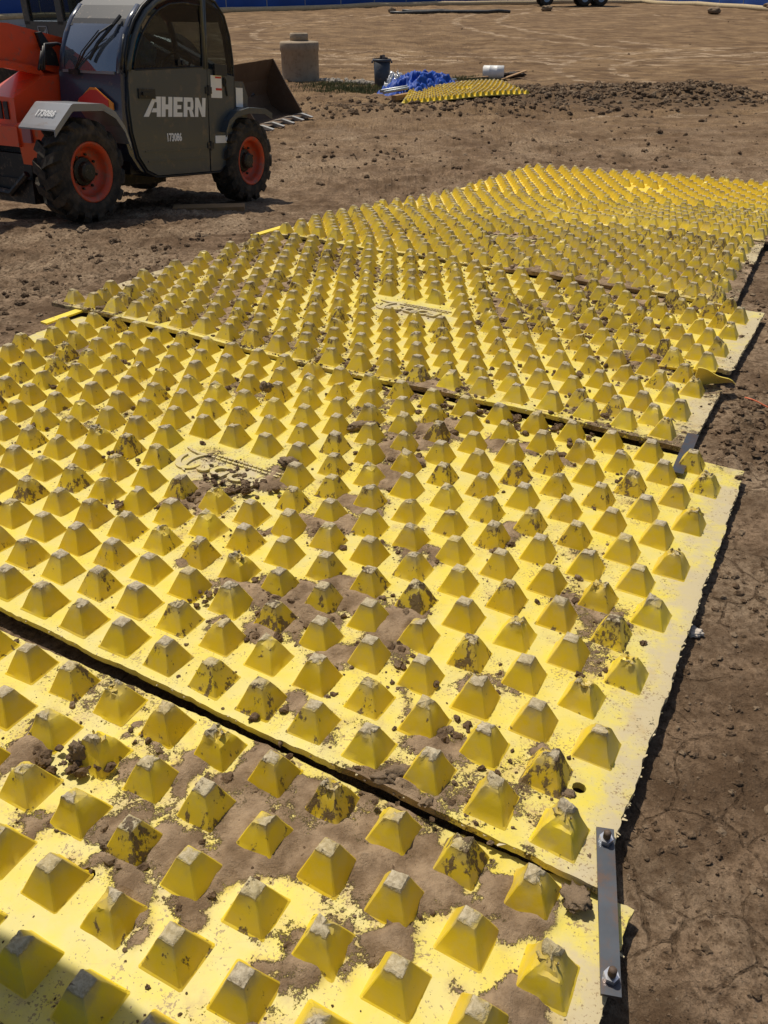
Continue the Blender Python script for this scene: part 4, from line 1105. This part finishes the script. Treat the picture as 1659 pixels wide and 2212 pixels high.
# engine hood, boom, tail
bm = bmesh.new()
S0 = [(0.0, .26), (0.0, .53), (.36, .713), (1.0, .76), (1.0, .26)]
S1 = [(0.0, .26), (0.0, .545), (.36, .748), (1.0, .79), (1.0, .26)]
S2 = [(0.0, .26), (0.0, .50), (.36, .62), (1.0, .66), (1.0, .26)]
rows = [[bm.verts.new((x, y, z)) for x, z in S] for y, S in ((.84, S0), (1.12, S1), (1.42, S2))]
bm.faces.new(rows[0]); bm.faces.new(rows[2][::-1])
for a, b in zip(rows, rows[1:]):
    for k in range(5): bm.faces.new((a[k], b[k], b[(k+1) % 5], a[(k+1) % 5]))
tl('engine_hood', bm, M_OR, bevel=.02, seg=2)
bm = prism(bmesh.new(), [(-1.5, .72), (-1.5, 1.10), (-.2, 1.085), (.12, 1.10), (1.0, 1.0), (2.6, .62), (2.6, .34), (1.0, .66), (.35, .79), (0, .815)], 'y', .93, 1.20)
boom = tl('boom', bm, M_OR, bevel=.015)
bm = prism(bmesh.new(), [(-1.5, .70), (-1.5, .735), (0, .815), (.36, .785), (.43, .70), (.36, .72), (0, .76)], 'y', .88, .935); tl('boom_flange', bm, M_OR, boom, bevel=.006)
bm = prism(bmesh.new(), [(.40, 1.05), (.46, 1.06), (.60, .90), (.62, .80), (.48, .80), (.45, .90)], 'y', .90, .929); tl('boom_bracket', bm, M_BLACK, boom)
bm = bmesh.new(); box(bm, (-.17, .66, .16), (.05, 1.75, .315)); tail = tl('rear_bumper', bm, M_OR, bevel=.03, seg=3)
bm = prism(bmesh.new(), [(-.16, .33), (-.05, .37), (.12, .36), (.20, .10), (.12, -.06), (.0, -.08), (-.12, .02)], 'y', .34, .69); tl('bumper_end', bm, M_OR, tail, bevel=.03)
bm = bmesh.new(); box(bm, (-.175, .50, .20), (-.155, .60, .31)); tl('tail_light', bm, simple('tail_lens', (.35, .12, .14), .15), tail, bevel=.008)
bm = bmesh.new(); box(bm, (-.15, .58, -.30), (.05, 1.3, -.10)); tube(bm, [(-.18, .6, -.05), (-.2, .8, -.22), (-.18, 1.2, -.2)], .03, 8); tl('rear_axle_case', bm, M_CHAS, bevel=.02)
for z0 in (.12, .62):
    bm = bmesh.new(); cyl(bm, (1.708, CY0-.034, z0), (1.708, CY0-.034, z0+.09), .014, n=10); box(bm, (1.66, CY0-.036, z0+.015), (1.76, CY0-.028, z0+.075)); dn('door_hinge', bm, M_BLACK)
bm = bmesh.new(); tube(bm, [(.535, CY0-.01, .80), (.50, CY0-.05, .84), (.545, CY0-.05, 1.02), (.60, CY0-.01, 1.06)], .011, 8); tl('grab_rail', bm, M_BLACK, smooth=True)
for k in range(3):
    bm = bmesh.new(); tube(bm, [(.28+.03*k, .80, .76), (.40, .86-.02*k, .92+.02*k), (.62, .90, .98), (.9, .92, .93)], .013, 6); tl('hydraulic_hose', bm, M_BLACK, smooth=True)
bm = bmesh.new()
for k in range(5): box(bm, (-.012, .92+.075*k, .36), (-.002, .97+.075*k, .50))
tl('hood_grille', bm, M_BLACK)
# blue bag on the seat, seen through the door window
V, F = rock_proto(81, 4); V = V*np.array([.17, .13, .20])
o = link('blue_bag', fastmesh('blue_bag', V, F, True), simple('blue_plastic_bag', (.06, .30, .48), .35, 0, .2), label='pale blue plastic bag inside the grey telehandler cab', cat='bag')
o.matrix_world = TM @ Matrix.Translation((0.93, .27, .93))

# ------------------------------------------------------------------ far side of the site
def place(o, x, y, dz=0.0, rz=0.0):
    o.location = (x, y, gz(x, y)+dz); o.rotation_euler = (0, 0, rz); return o
def part(name, bm, m, parent, smooth=False, bevel=0.0, seg=2):
    return link(name, bm_mesh(name, bm, smooth, bevel, seg) if isinstance(bm, bmesh.types.BMesh) else bm, m, parent)

# concrete manhole riser
M_CONC = simple('site_concrete', (0.34, 0.265, 0.185), 0.9, 0, .2, .4, 4.0, (0.20, 0.14, 0.09), 0.2, 0.4)
mh = empty('concrete_manhole', (0, 0, 0), 'concrete manhole barrel with a narrower cap standing on the far dirt', 'manhole'); place(mh, -2.20, 24.45, -.02)
part('barrel', lathe(bmesh.new(), [(.50, 0), (.49, .04), (.485, .70), (.505, .72), (.505, .90), (.49, .925), (.25, .95)], 48), M_CONC, mh, True)
part('cap', lathe(bmesh.new(), [(.235, .94), (.235, 1.10), (.215, 1.12), (.19, 1.12), (.185, 1.09), (0, 1.085)], 36), M_CONC, mh, True)
# trash can with rubbish in it
M_GREY = simple('dark_grey_plastic', (0.035, 0.042, 0.055), .55, 0, .2, .2, 6)
tcn = empty('trash_can', (0, 0, 0), 'dark grey round trash can heaped with rubbish left of the blue tarp', 'trash can'); place(tcn, -.05, 22.6, -.01)
part('can_body', lathe(bmesh.new(), [(.165, 0), (.175, .01), (.205, .60), (.195, .60), (.16, .02)], 28), M_GREY, tcn, True)
part('rim', lathe(bmesh.new(), [(.205, .555), (.228, .56), (.228, .605), (.20, .612)], 28, cap=False), M_GREY, tcn, True)
for a in (0, math.pi): part('handle', box(bmesh.new(), (math.cos(a)*.235-.02, -.05, .52), (math.cos(a)*.235+.02, .05, .565)), M_GREY, tcn, False, .008)
bm = bmesh.new()
for k in range(9):
    a = random.uniform(0, 6.28); r = random.uniform(.03, .15); h = random.uniform(.05, .12)
    M_ = Matrix.Translation((r*math.cos(a), r*math.sin(a), .57+h/2)) @ Matrix.Rotation(random.uniform(-.6, .6), 4, 'X') @ Matrix.Rotation(random.uniform(0, 3), 4, 'Z')
    box(bm, (-.05, -.03, -h/2), (.05, .03, h/2), M_)
link('rubbish', bm_mesh('rubbish', bm, False, .008), simple('mixed_rubbish', (.06, .045, .04), .8, 0, .6, 0, 30), label='dark rubbish piled in the grey trash can', cat='rubbish', kind='stuff').location = tcn.location
# row of broken stone between manhole and can
M_RUB = simple('grey_rubble', (.30, .26, .21), .9, 0, .35, .2, 6)
pts, sz = [], []
for _ in range(90):
    t = random.random(); x, y = -1.55+1.35*t+random.gauss(0, .06), 24.1-1.0*t+random.gauss(0, .12); s_ = random.uniform(.03, .085)
    pts.append((x, y, gz(x, y)+s_*.4)); sz.append(s_)
scatter('stone_rubble', pts, sz, 'low row of grey broken stones between the manhole and the trash can', M_RUB, .05, 'rubble')
# sparse grass tufts
def grass(name, spots, label):
    V, F = [], []
    for cx, cy, ax, ay, n in spots:
        for _ in range(n):
            x, y = random.gauss(cx, ax), random.gauss(cy, ay); z = gz(x, y); h = random.uniform(.03, .11); a = random.uniform(0, 6.28); w_ = .006+.004*random.random()
            dx, dy = math.cos(a), math.sin(a); q = len(V); ln = random.uniform(-.05, .05)
            V.extend([(x-dx*w_, y-dy*w_, z-.01), (x+dx*w_, y+dy*w_, z-.01), (x+dx*w_*.6+ln*.5, y+dy*w_*.6, z+h*.6), (x+ln, y+.02, z+h)])
            F.extend([(q, q+1, q+2), (q, q+2, q+3)])
    return link(name, fastmesh(name, np.array(V), np.array(F), False), simple('dry_grass', (.11, .115, .035), .8, 0, .4, 0, 3), label=label, cat='grass', kind='stuff')
grass('sparse_grass', [(-.75, 21.9, .5, .4, 1500), (-1.3, 22.6, .4, .4, 900), (2.3, 24.2, .35, .4, 900), (-.3, 21.4, .3, .25, 600)], 'thin dull green grass growing near the manhole and trash can')
# silver bag
def crumple(name, m, sx, sy, sz_, seed, label, cat, n=70, fold=1.0):
    U, V_ = np.meshgrid(np.linspace(-1, 1, n), np.linspace(-1, 1, n), indexing='ij')
    r = np.maximum(np.abs(U), np.abs(V_)); ang = np.arctan2(V_, U)
    edge = 1+0.22*(fbm(np.cos(ang)*2+seed, np.sin(ang)*2, 3, seed)-.5)*2
    f = np.abs(fbm(U*2.2+seed, V_*2.2, 5, seed % 8, .62)-.5)*2
    ridg = 1-np.abs(fbm(U*3.1+seed*2, V_*2.7, 4, (seed+3) % 8, .6)-.5)*4
    Z = sz_*(1-r**2.4)*(0.42+0.75*np.clip(ridg, 0, 1)*fold+0.55*f)+0.01
    P_ = np.stack([U*sx*edge, V_*sy*edge, Z], -1).reshape(-1, 3); I = np.arange(n*n).reshape(n, n)
    F = np.stack([I[:-1, :-1], I[1:, :-1], I[1:, 1:], I[:-1, 1:]], -1).reshape(-1, 4)
    return link(name, fastmesh(name, P_, F, True), m, label=label, cat=cat)
M_TARP = simple('blue_tarp', (.008, .060, .34), .58, 0, .15, .08, 3, (.2, .15, .1), .25)
M_SILV = simple('silver_plastic', (.50, .50, .51), .22, .35, .3, .1, 10)
place(crumple('blue_tarp', M_TARP, 1.05, .70, .40, 3, 'crumpled blue tarp heaped behind the poles in the distance', 'tarp'), .86, 20.75, -.02, .85)
place(crumple('silver_bag', M_SILV, .27, .22, .36, 5, 'crumpled silver plastic bag between the trash can and the blue tarp', 'bag', 40), .28, 21.7, -.02, .3)
# poles on a timber in front of the tarp
M_POLE = simple('galvanised_pole', (.34, .36, .37), .38, .7, .2, .2, 20); M_DKP = simple('dark_pole', (.06, .075, .08), .4, .5, .2, .2, 20)
M_TIMB = simple('weathered_timber', (.30, .17, .07), .8, 0, .3, .25, 7)
a_, b_ = Vector((.02, 19.25, 0)), Vector((1.62, 21.95, 0))
for k, (r, off, m, lab) in enumerate(((.035, .0, M_DKP, 'dark metal pole lying along the front of the blue tarp'), (.030, .10, M_POLE, 'shiny galvanised pole nearest the tarp'), (.028, -.09, M_POLE, 'pale metal pole on the mat side of the dark pole'))):
    d = (b_-a_).normalized(); s_ = Vector((-d.y, d.x, 0))*off
    p, q = a_+s_-d*.2*(k == 2), b_+s_; c = (p+q)/2
    bm = bmesh.new(); L = (q-p).length/2; lathe(bm, [(r*.8, -L), (r, -L), (r, L), (r*.8, L)], 14); bm.transform(Matrix.Rotation(math.pi/2, 4, 'X'))
    o = link('metal_pole', bm_mesh('metal_pole', bm, True), m, label=lab, cat='pole', group='metal poles lying by the tarp')
    o.location = (c.x, c.y, max(gz(c.x, c.y), float(T(c.x, c.y))+.04)+.13); o.rotation_euler = (0, 0, math.atan2(d.y, d.x)-math.pi/2)
o = link('timber_beam', bm_mesh('timber_beam', box(bmesh.new(), (-1.15, -.06, -.045), (1.15, .06, .045)), False, .006), M_TIMB, label='amber timber beam under the metal poles beside the loose mat', cat='beam')
o.location = (.80, 20.15, gz(.8, 20.15)+.11); o.rotation_euler = (0, 0, 1.03)
# white drum and scrap boards
M_WPL = simple('white_plastic', (.74, .72, .68), .5, 0, .1, .2, 8)
dr = empty('white_drum', (0, 0, 0), 'white plastic drum lying on its side on the far dirt', 'drum'); place(dr, 2.92, 24.7, .16, -.15)
bm = lathe(bmesh.new(), [(.15, -.27), (.165, -.265), (.165, -.1), (.172, -.09), (.165, -.08), (.165, .1), (.172, .11), (.165, .12), (.165, .265), (.15, .27)], 28, 'y'); bm.transform(Matrix.Rotation(math.pi/2, 4, 'Z')); part('drum_body', bm, M_WPL, dr, True)
bm = lathe(bmesh.new(), [(.14, .271), (.14, .285), (0, .287)], 24, 'y'); bm.transform(Matrix.Rotation(math.pi/2, 4, 'Z')); part('drum_lid', bm, M_WPL, dr, True)
for x, y, rz, tilt, L, lab in ((3.45, 24.6, .5, .22, .40, 'brown scrap board propped beside the white drum'), (3.25, 25.1, -.3, .12, .55, 'brown scrap board lying behind the white drum'), (2.45, 24.3, .2, .05, .30, 'short scrap board lying left of the white drum')):
    o = link('scrap_board', bm_mesh('scrap_board', box(bmesh.new(), (-L, -.06, -.012), (L, .06, .012)), False, .003), M_TIMB, label=lab, cat='board', group='scrap boards by the drum')
    o.location = (x, y, gz(x, y)+.06+L*abs(math.sin(tilt))*.6); o.rotation_euler = (0, -tilt, rz)
lump('scrap_heap', (3.45, 24.9, gz(3.45, 24.9)), .20, 77, 'dark heap of scrap right of the white drum', 'scrap', simple('dark_scrap', (.05, .035, .028), .9, 0, .5, .3, 20), sc=(1.4, .8, .7))
# small orange marker flag
fl = empty('marker_flag', (0, 0, 0), 'tiny pink marker flag on a wire left of the white drum', 'flag'); place(fl, 1.62, 22.9)
part('wire', cyl(bmesh.new(), (0, 0, 0), (0, 0, .28), .004, n=6), M_POLE, fl)
part('flag', box(bmesh.new(), (0, -.002, .10), (.06, .002, .18)), simple('pink_flag', (.75, .10, .10), .7), fl)

# blue screened fence
M_BLUE = simple('blue_screen', (.007, .066, .31), .6, 0, .3, .0, .7)
FP = [(-46, 38), (-28, 52), (-10.6, 64.7), (4.2, 78.1), (23.5, 88.0), (27.0, 67.5), (33.0, 52.0)]
fence = empty('site_fence', (-10.6, 64.7, gz(-10.6, 64.7)), 'long fence with blue privacy screen along the back of the site', 'fence')
fo = Vector(fence.location); post_me = bm_mesh('fence_post', cyl(bmesh.new(), (0, 0, -.1), (0, 0, 2.35), .035, n=8)); post_me.materials.append(M_POLE)
foot_me = bm_mesh('fence_foot', box(bmesh.new(), (-.14, -.3, -.02), (.14, .3, .10)), False, .02); foot_me.materials.append(M_WPL)
nodes = []
for (x0, y0), (x1, y1) in zip(FP, FP[1:]):
    n_ = max(1, int(math.hypot(x1-x0, y1-y0)/3.0))
    nodes += [(x0+(x1-x0)*k/n_, y0+(y1-y0)*k/n_) for k in range(n_)]
nodes.append(FP[-1])
for k, (x, y) in enumerate(nodes):
    o = bpy.data.objects.new('fence_post', post_me); COL.objects.link(o); o.parent = fence; o.location = Vector((x, y, gz(x, y)))-fo
    o = bpy.data.objects.new('fence_foot', foot_me); COL.objects.link(o); o.parent = fence; o.location = Vector((x, y, gz(x, y)))-fo
    if k == len(nodes)-1: break
    x2, y2 = nodes[k+1]; n_ = 12; m_ = 8; V = []; dx, dy = x2-x, y2-y; L = math.hypot(dx, dy)
    for a in range(n_+1):
        for b in range(m_+1):
            t = a/n_; zz = .06+2.2*b/m_; bl = .07*math.sin(t*math.pi)*math.sin(b/m_*math.pi)+.03*(random.random()-.5)
            px, py = x+dx*t+dy/L*bl, y+dy*t-dx/L*bl
            V.append((px-fo.x, py-fo.y, gz(px, py)+zz-fo.z))
    I = np.arange((n_+1)*(m_+1)).reshape(n_+1, m_+1)
    F = np.stack([I[:-1, :-1], I[1:, :-1], I[1:, 1:], I[:-1, 1:]], -1).reshape(-1, 4)
    link('screen_panel', fastmesh('screen_panel', np.array(V), F, True), M_BLUE, fence)
# straw wattle along the fence foot
M_STRAW = simple('straw', (.46, .36, .21), .95, 0, .3, .3, 6)
bm = bmesh.new(); wl = []
for (x, y) in nodes[8:]:
    x, y = x*0.985, y*0.985; wl.append((x, y, gz(x, y)+.10))
tube(bm, wl, .20, 8); link('straw_wattle', bm_mesh('straw_wattle', bm, True), M_STRAW, label='long pale straw roll lying along the foot of the blue fence', cat='wattle')
# long pipes on the ground
M_PIPE = simple('dark_pipe', (.035, .035, .032), .5, 0, .3, .3, 3)
for p, q, r, lab in (((.4, 61.6), (8.3, 63.2), .10, 'long dark pipe lying nearest on the dirt before the blue fence'), ((1.2, 62.9), (7.6, 63.9), .09, 'dark pipe lying just behind the longer pipe')):
    bm = bmesh.new(); c = Vector(((p[0]+q[0])/2, (p[1]+q[1])/2, 0)); N_ = 10
    tube(bm, [(p[0]+(q[0]-p[0])*k/N_-c.x, p[1]+(q[1]-p[1])*k/N_-c.y, gz(p[0]+(q[0]-p[0])*k/N_, p[1]+(q[1]-p[1])*k/N_)+r) for k in range(N_+1)], r, 10)
    o = link('long_pipe', bm_mesh('long_pipe', bm, True), M_PIPE, label=lab, cat='pipe', group='long dark pipes on the far dirt'); o.location = c
for x, y, s_, sd, lab in ((.55, 64.5, .28, 91, 'dark lump at the left end of the long pipes'), (21.5, 62.5, .42, 92, 'dark stump standing before the fence right of the truck tyres'), (11.2, 66.0, .38, 93, 'dark lump of earth left of the truck tyres')):
    lump('dark_lump', (x, y, gz(x, y)), s_, sd, lab, 'lump', M_CLOD, sub=3)
lump('earth_mound', (26.0, 57.0, gz(26, 57)-.1), 1.9, 94, 'brown heap of earth at the right edge before the fence', 'heap', M_CLOD, sc=(1.3, 1, .5))
# truck parked before the fence: only its tyres reach into the picture
trk = empty('parked_truck', (0, 0, 0), 'dark truck by the blue fence, only its muddy tyres showing', 'truck'); place(trk, 14.6, 74.5)
M_TRK = paint('truck_paint', (.10, .10, .11)); 
twm = bm_mesh('truck_wheel', lathe(bmesh.new(), [(.25, -.14), (.44, -.16), (.52, -.10), (.52, .10), (.44, .16), (.25, .14)], 28, 'y', close=True)); twm.materials.append(M_RUBBER)
trm = bm_mesh('truck_rim', lathe(bmesh.new(), [(.0, -.06), (.12, -.07), (.25, -.12), (.25, .12), (.12, .0), (0, 0)], 20, 'y')); trm.materials.append(M_POLE)
for x in (-2.05, .89, 2.14):
    for y in (0, 1.9):
        o = bpy.data.objects.new('truck_wheel', twm); COL.objects.link(o); o.parent = trk; o.location = (x, y, .52)
        r_ = bpy.data.objects.new('truck_rim', trm); COL.objects.link(r_); r_.parent = o
part('frame', box(bmesh.new(), (-2.9, .35, .75), (2.9, 1.55, 1.05)), M_CHAS, trk, False, .03)
part('truck_cab', prism(bmesh.new(), [(-3.1, 1.0), (-3.0, 1.9), (-2.4, 2.7), (-1.2, 2.75), (-1.2, 1.0)], 'y', -.1, 2.0), M_TRK, trk, False, .06)
part('truck_bed', prism(bmesh.new(), [(-1.0, 1.1), (-1.1, 2.4), (3.0, 2.3), (2.8, 1.1)], 'y', -.15, 2.05), M_TRK, trk, False, .04)
# wheel loader behind the telehandler: its cab shows at the left, its bucket at the right
ld = empty('wheel_loader', (0, 0, 0), 'dark grey loader behind the telehandler, its brown toothed bucket resting on the dirt', 'loader')
ph = -.33; ld.location = (-1.90, 15.9, gz(-1.9, 15.9)); ld.rotation_euler = (0, 0, ph)
M_BKT = simple('rusty_bucket_steel', (.105, .062, .034), .7, .3, .35, .4, 3.0, (.13, .09, .055))
M_TOOTH = simple('worn_steel_tooth', (.45, .43, .39), .45, .6, .2, .1, 15)
M_LGREY = paint('loader_grey', (.055, .06, .065)); M_LSIL = paint('loader_hood_grey', (.28, .30, .33))
bm = bmesh.new()
pr = [(.02, .015), (-.45, .04), (-.66, .16), (-.74, .36), (-.70, .60), (-.56, .93)]; inn = [(x+.035, z+.02) for x, z in pr]
prism(bm, pr+inn[::-1], 'y', -.75, 1.15); bucket = part('bucket', bm, M_BKT, ld, False, .004)
for y in (-.75, 1.12): part('side_plate', prism(bmesh.new(), pr+[(-.52, .93), (-.30, .55), (.02, .06)], 'y', y, y+.03), M_BKT, bucket)
for k in range(5):
    y = -.66+k*.42
    part('tooth', prism(bmesh.new(), [(-.14, .05), (.02, .075), (.24, .02), (.23, .0), (-.10, .01)], 'y', y, y+.085), M_TOOTH, bucket)
for y in (-.15, .55):
    bm = bmesh.new(); tube(bm, [(-.72, y, .35), (-1.3, y, .75), (-2.2, y, 1.15), (-3.2, y, 1.35)], .09, 8); part('lift_arm', bm, M_LGREY, ld)
part('body', prism(bmesh.new(), [(-2.1, .55), (-2.3, 1.15), (-3.6, 1.25), (-3.6, 1.42), (-5.9, 1.50), (-6.3, 1.35), (-6.3, .6)], 'y', -.45, .85), M_LGREY, ld, False, .05)
part('hood', prism(bmesh.new(), [(-4.55, 1.38), (-4.55, 1.58), (-6.3, 1.50), (-6.35, 1.30)], 'y', -.35, .75), M_LSIL, ld, False, .04)
lc = part('loader_cab', prism(bmesh.new(), [(-3.0, 1.0), (-3.05, 1.55), (-4.5, 1.55), (-4.5, 1.0)], 'y', -.55, .85), M_LGREY, ld, False, .03)
for x in (-3.05, -3.75, -4.45):
    for y in (-.50, .80): part('cab_post', box(bmesh.new(), (x-.06, y-.05, 1.5), (x+.06, y+.05, 2.6)), M_LGREY, lc, False, .02)
part('cab_roof', box(bmesh.new(), (-4.65, -.62, 2.55), (-2.85, .92, 2.70)), M_LGREY, lc, False, .05)
for x0, x1 in ((-3.69, -3.11), (-4.39, -3.81)): part('cab_window', box(bmesh.new(), (x0, -.51, 1.56), (x1, -.50, 2.54)), M_GLASS, lc)
part('cab_back', box(bmesh.new(), (-4.42, .74, 1.5), (-3.1, .78, 2.5)), M_GLASS, lc)
# maker's emblem: a pale outlined shield with a leaping animal, a few pixels high
em = bmesh.new()
for b0, b1 in (((-.10, -.12), (-.085, .12)), ((.085, -.12), (.10, .12)), ((-.10, .105), (.10, .12)), ((-.10, -.12), (.10, -.105))):
    box(em, (-4.15+b0[0], -.562, 1.36+b0[1]), (-4.15+b1[0], -.556, 1.36+b1[1]))
prism(em, [(-4.22, 1.33), (-4.19, 1.38), (-4.11, 1.40), (-4.09, 1.45), (-4.07, 1.40), (-4.10, 1.36), (-4.09, 1.28), (-4.12, 1.34), (-4.17, 1.34), (-4.21, 1.27)], 'y', -.562, -.556)
part('emblem', em, M_LSIL, lc)
lwm = bm_mesh('loader_wheel', lathe(bmesh.new(), [(.32, -.2), (.6, -.22), (.68, -.15), (.68, .15), (.6, .22), (.32, .2)], 32, 'y', close=True)); lwm.materials.append(M_RUBBER)
for x in (-2.7, -5.3):
    for y in (-.75, 1.1):
        o = bpy.data.objects.new('loader_wheel', lwm); COL.objects.link(o); o.parent = ld; o.location = (x, y, .66)
        r_ = part('loader_rim', lathe(bmesh.new(), [(.0, -.1), (.15, -.12), (.32, -.18), (.32, .18), (.15, .12), (0, .1)], 20, 'y'), M_LSIL, o)
# board lying in the shade under the machine
o = link('wood_board', bm_mesh('wood_board', box(bmesh.new(), (-.35, -.07, -.02), (.35, .07, .02)), False, .004), M_TIMB, label='brown board lying in the shade under the telehandler', cat='board')
o.location = (-1.75, 8.55, gz(-1.75, 8.55)+.05); o.rotation_euler = (.05, 0, .1)

# made-up umbrella out of view, added only to shade the near corner
um = empty('added_shade_umbrella', (-1.72, 0.935, 0.0), 'made-up umbrella on a pole out of view, added to shade the near corner', 'umbrella')
n_ = 8; bm = bmesh.new(); apex = bm.verts.new((0, 0, 2.62)); rim_ = []
for k in range(n_*4):
    a = 2*math.pi*k/(n_*4); sag = .035*abs(math.sin(a*n_/2)); rim_.append(bm.verts.new((1.08*(1-sag)*math.cos(a), 1.08*(1-sag)*math.sin(a), 2.28-0.0*sag)))
for k in range(n_*4): bm.faces.new((apex, rim_[k], rim_[(k+1) % (n_*4)]))
part('canopy', bm, simple('canvas', (.16, .15, .13), .8), um)
part('pole', cyl(bmesh.new(), (0, 0, .02), (0, 0, 2.62), .02, n=12), M_POLE, um)
part('base', lathe(bmesh.new(), [(.24, .0), (.24, .05), (.05, .09), (.0, .09)], 24), M_BLACK, um, True)
for k in range(n_):
    a = 2*math.pi*k/n_; part('rib', cyl(bmesh.new(), (0, 0, 2.6), (1.06*math.cos(a), 1.06*math.sin(a), 2.275), .006, n=6), M_POLE, um)
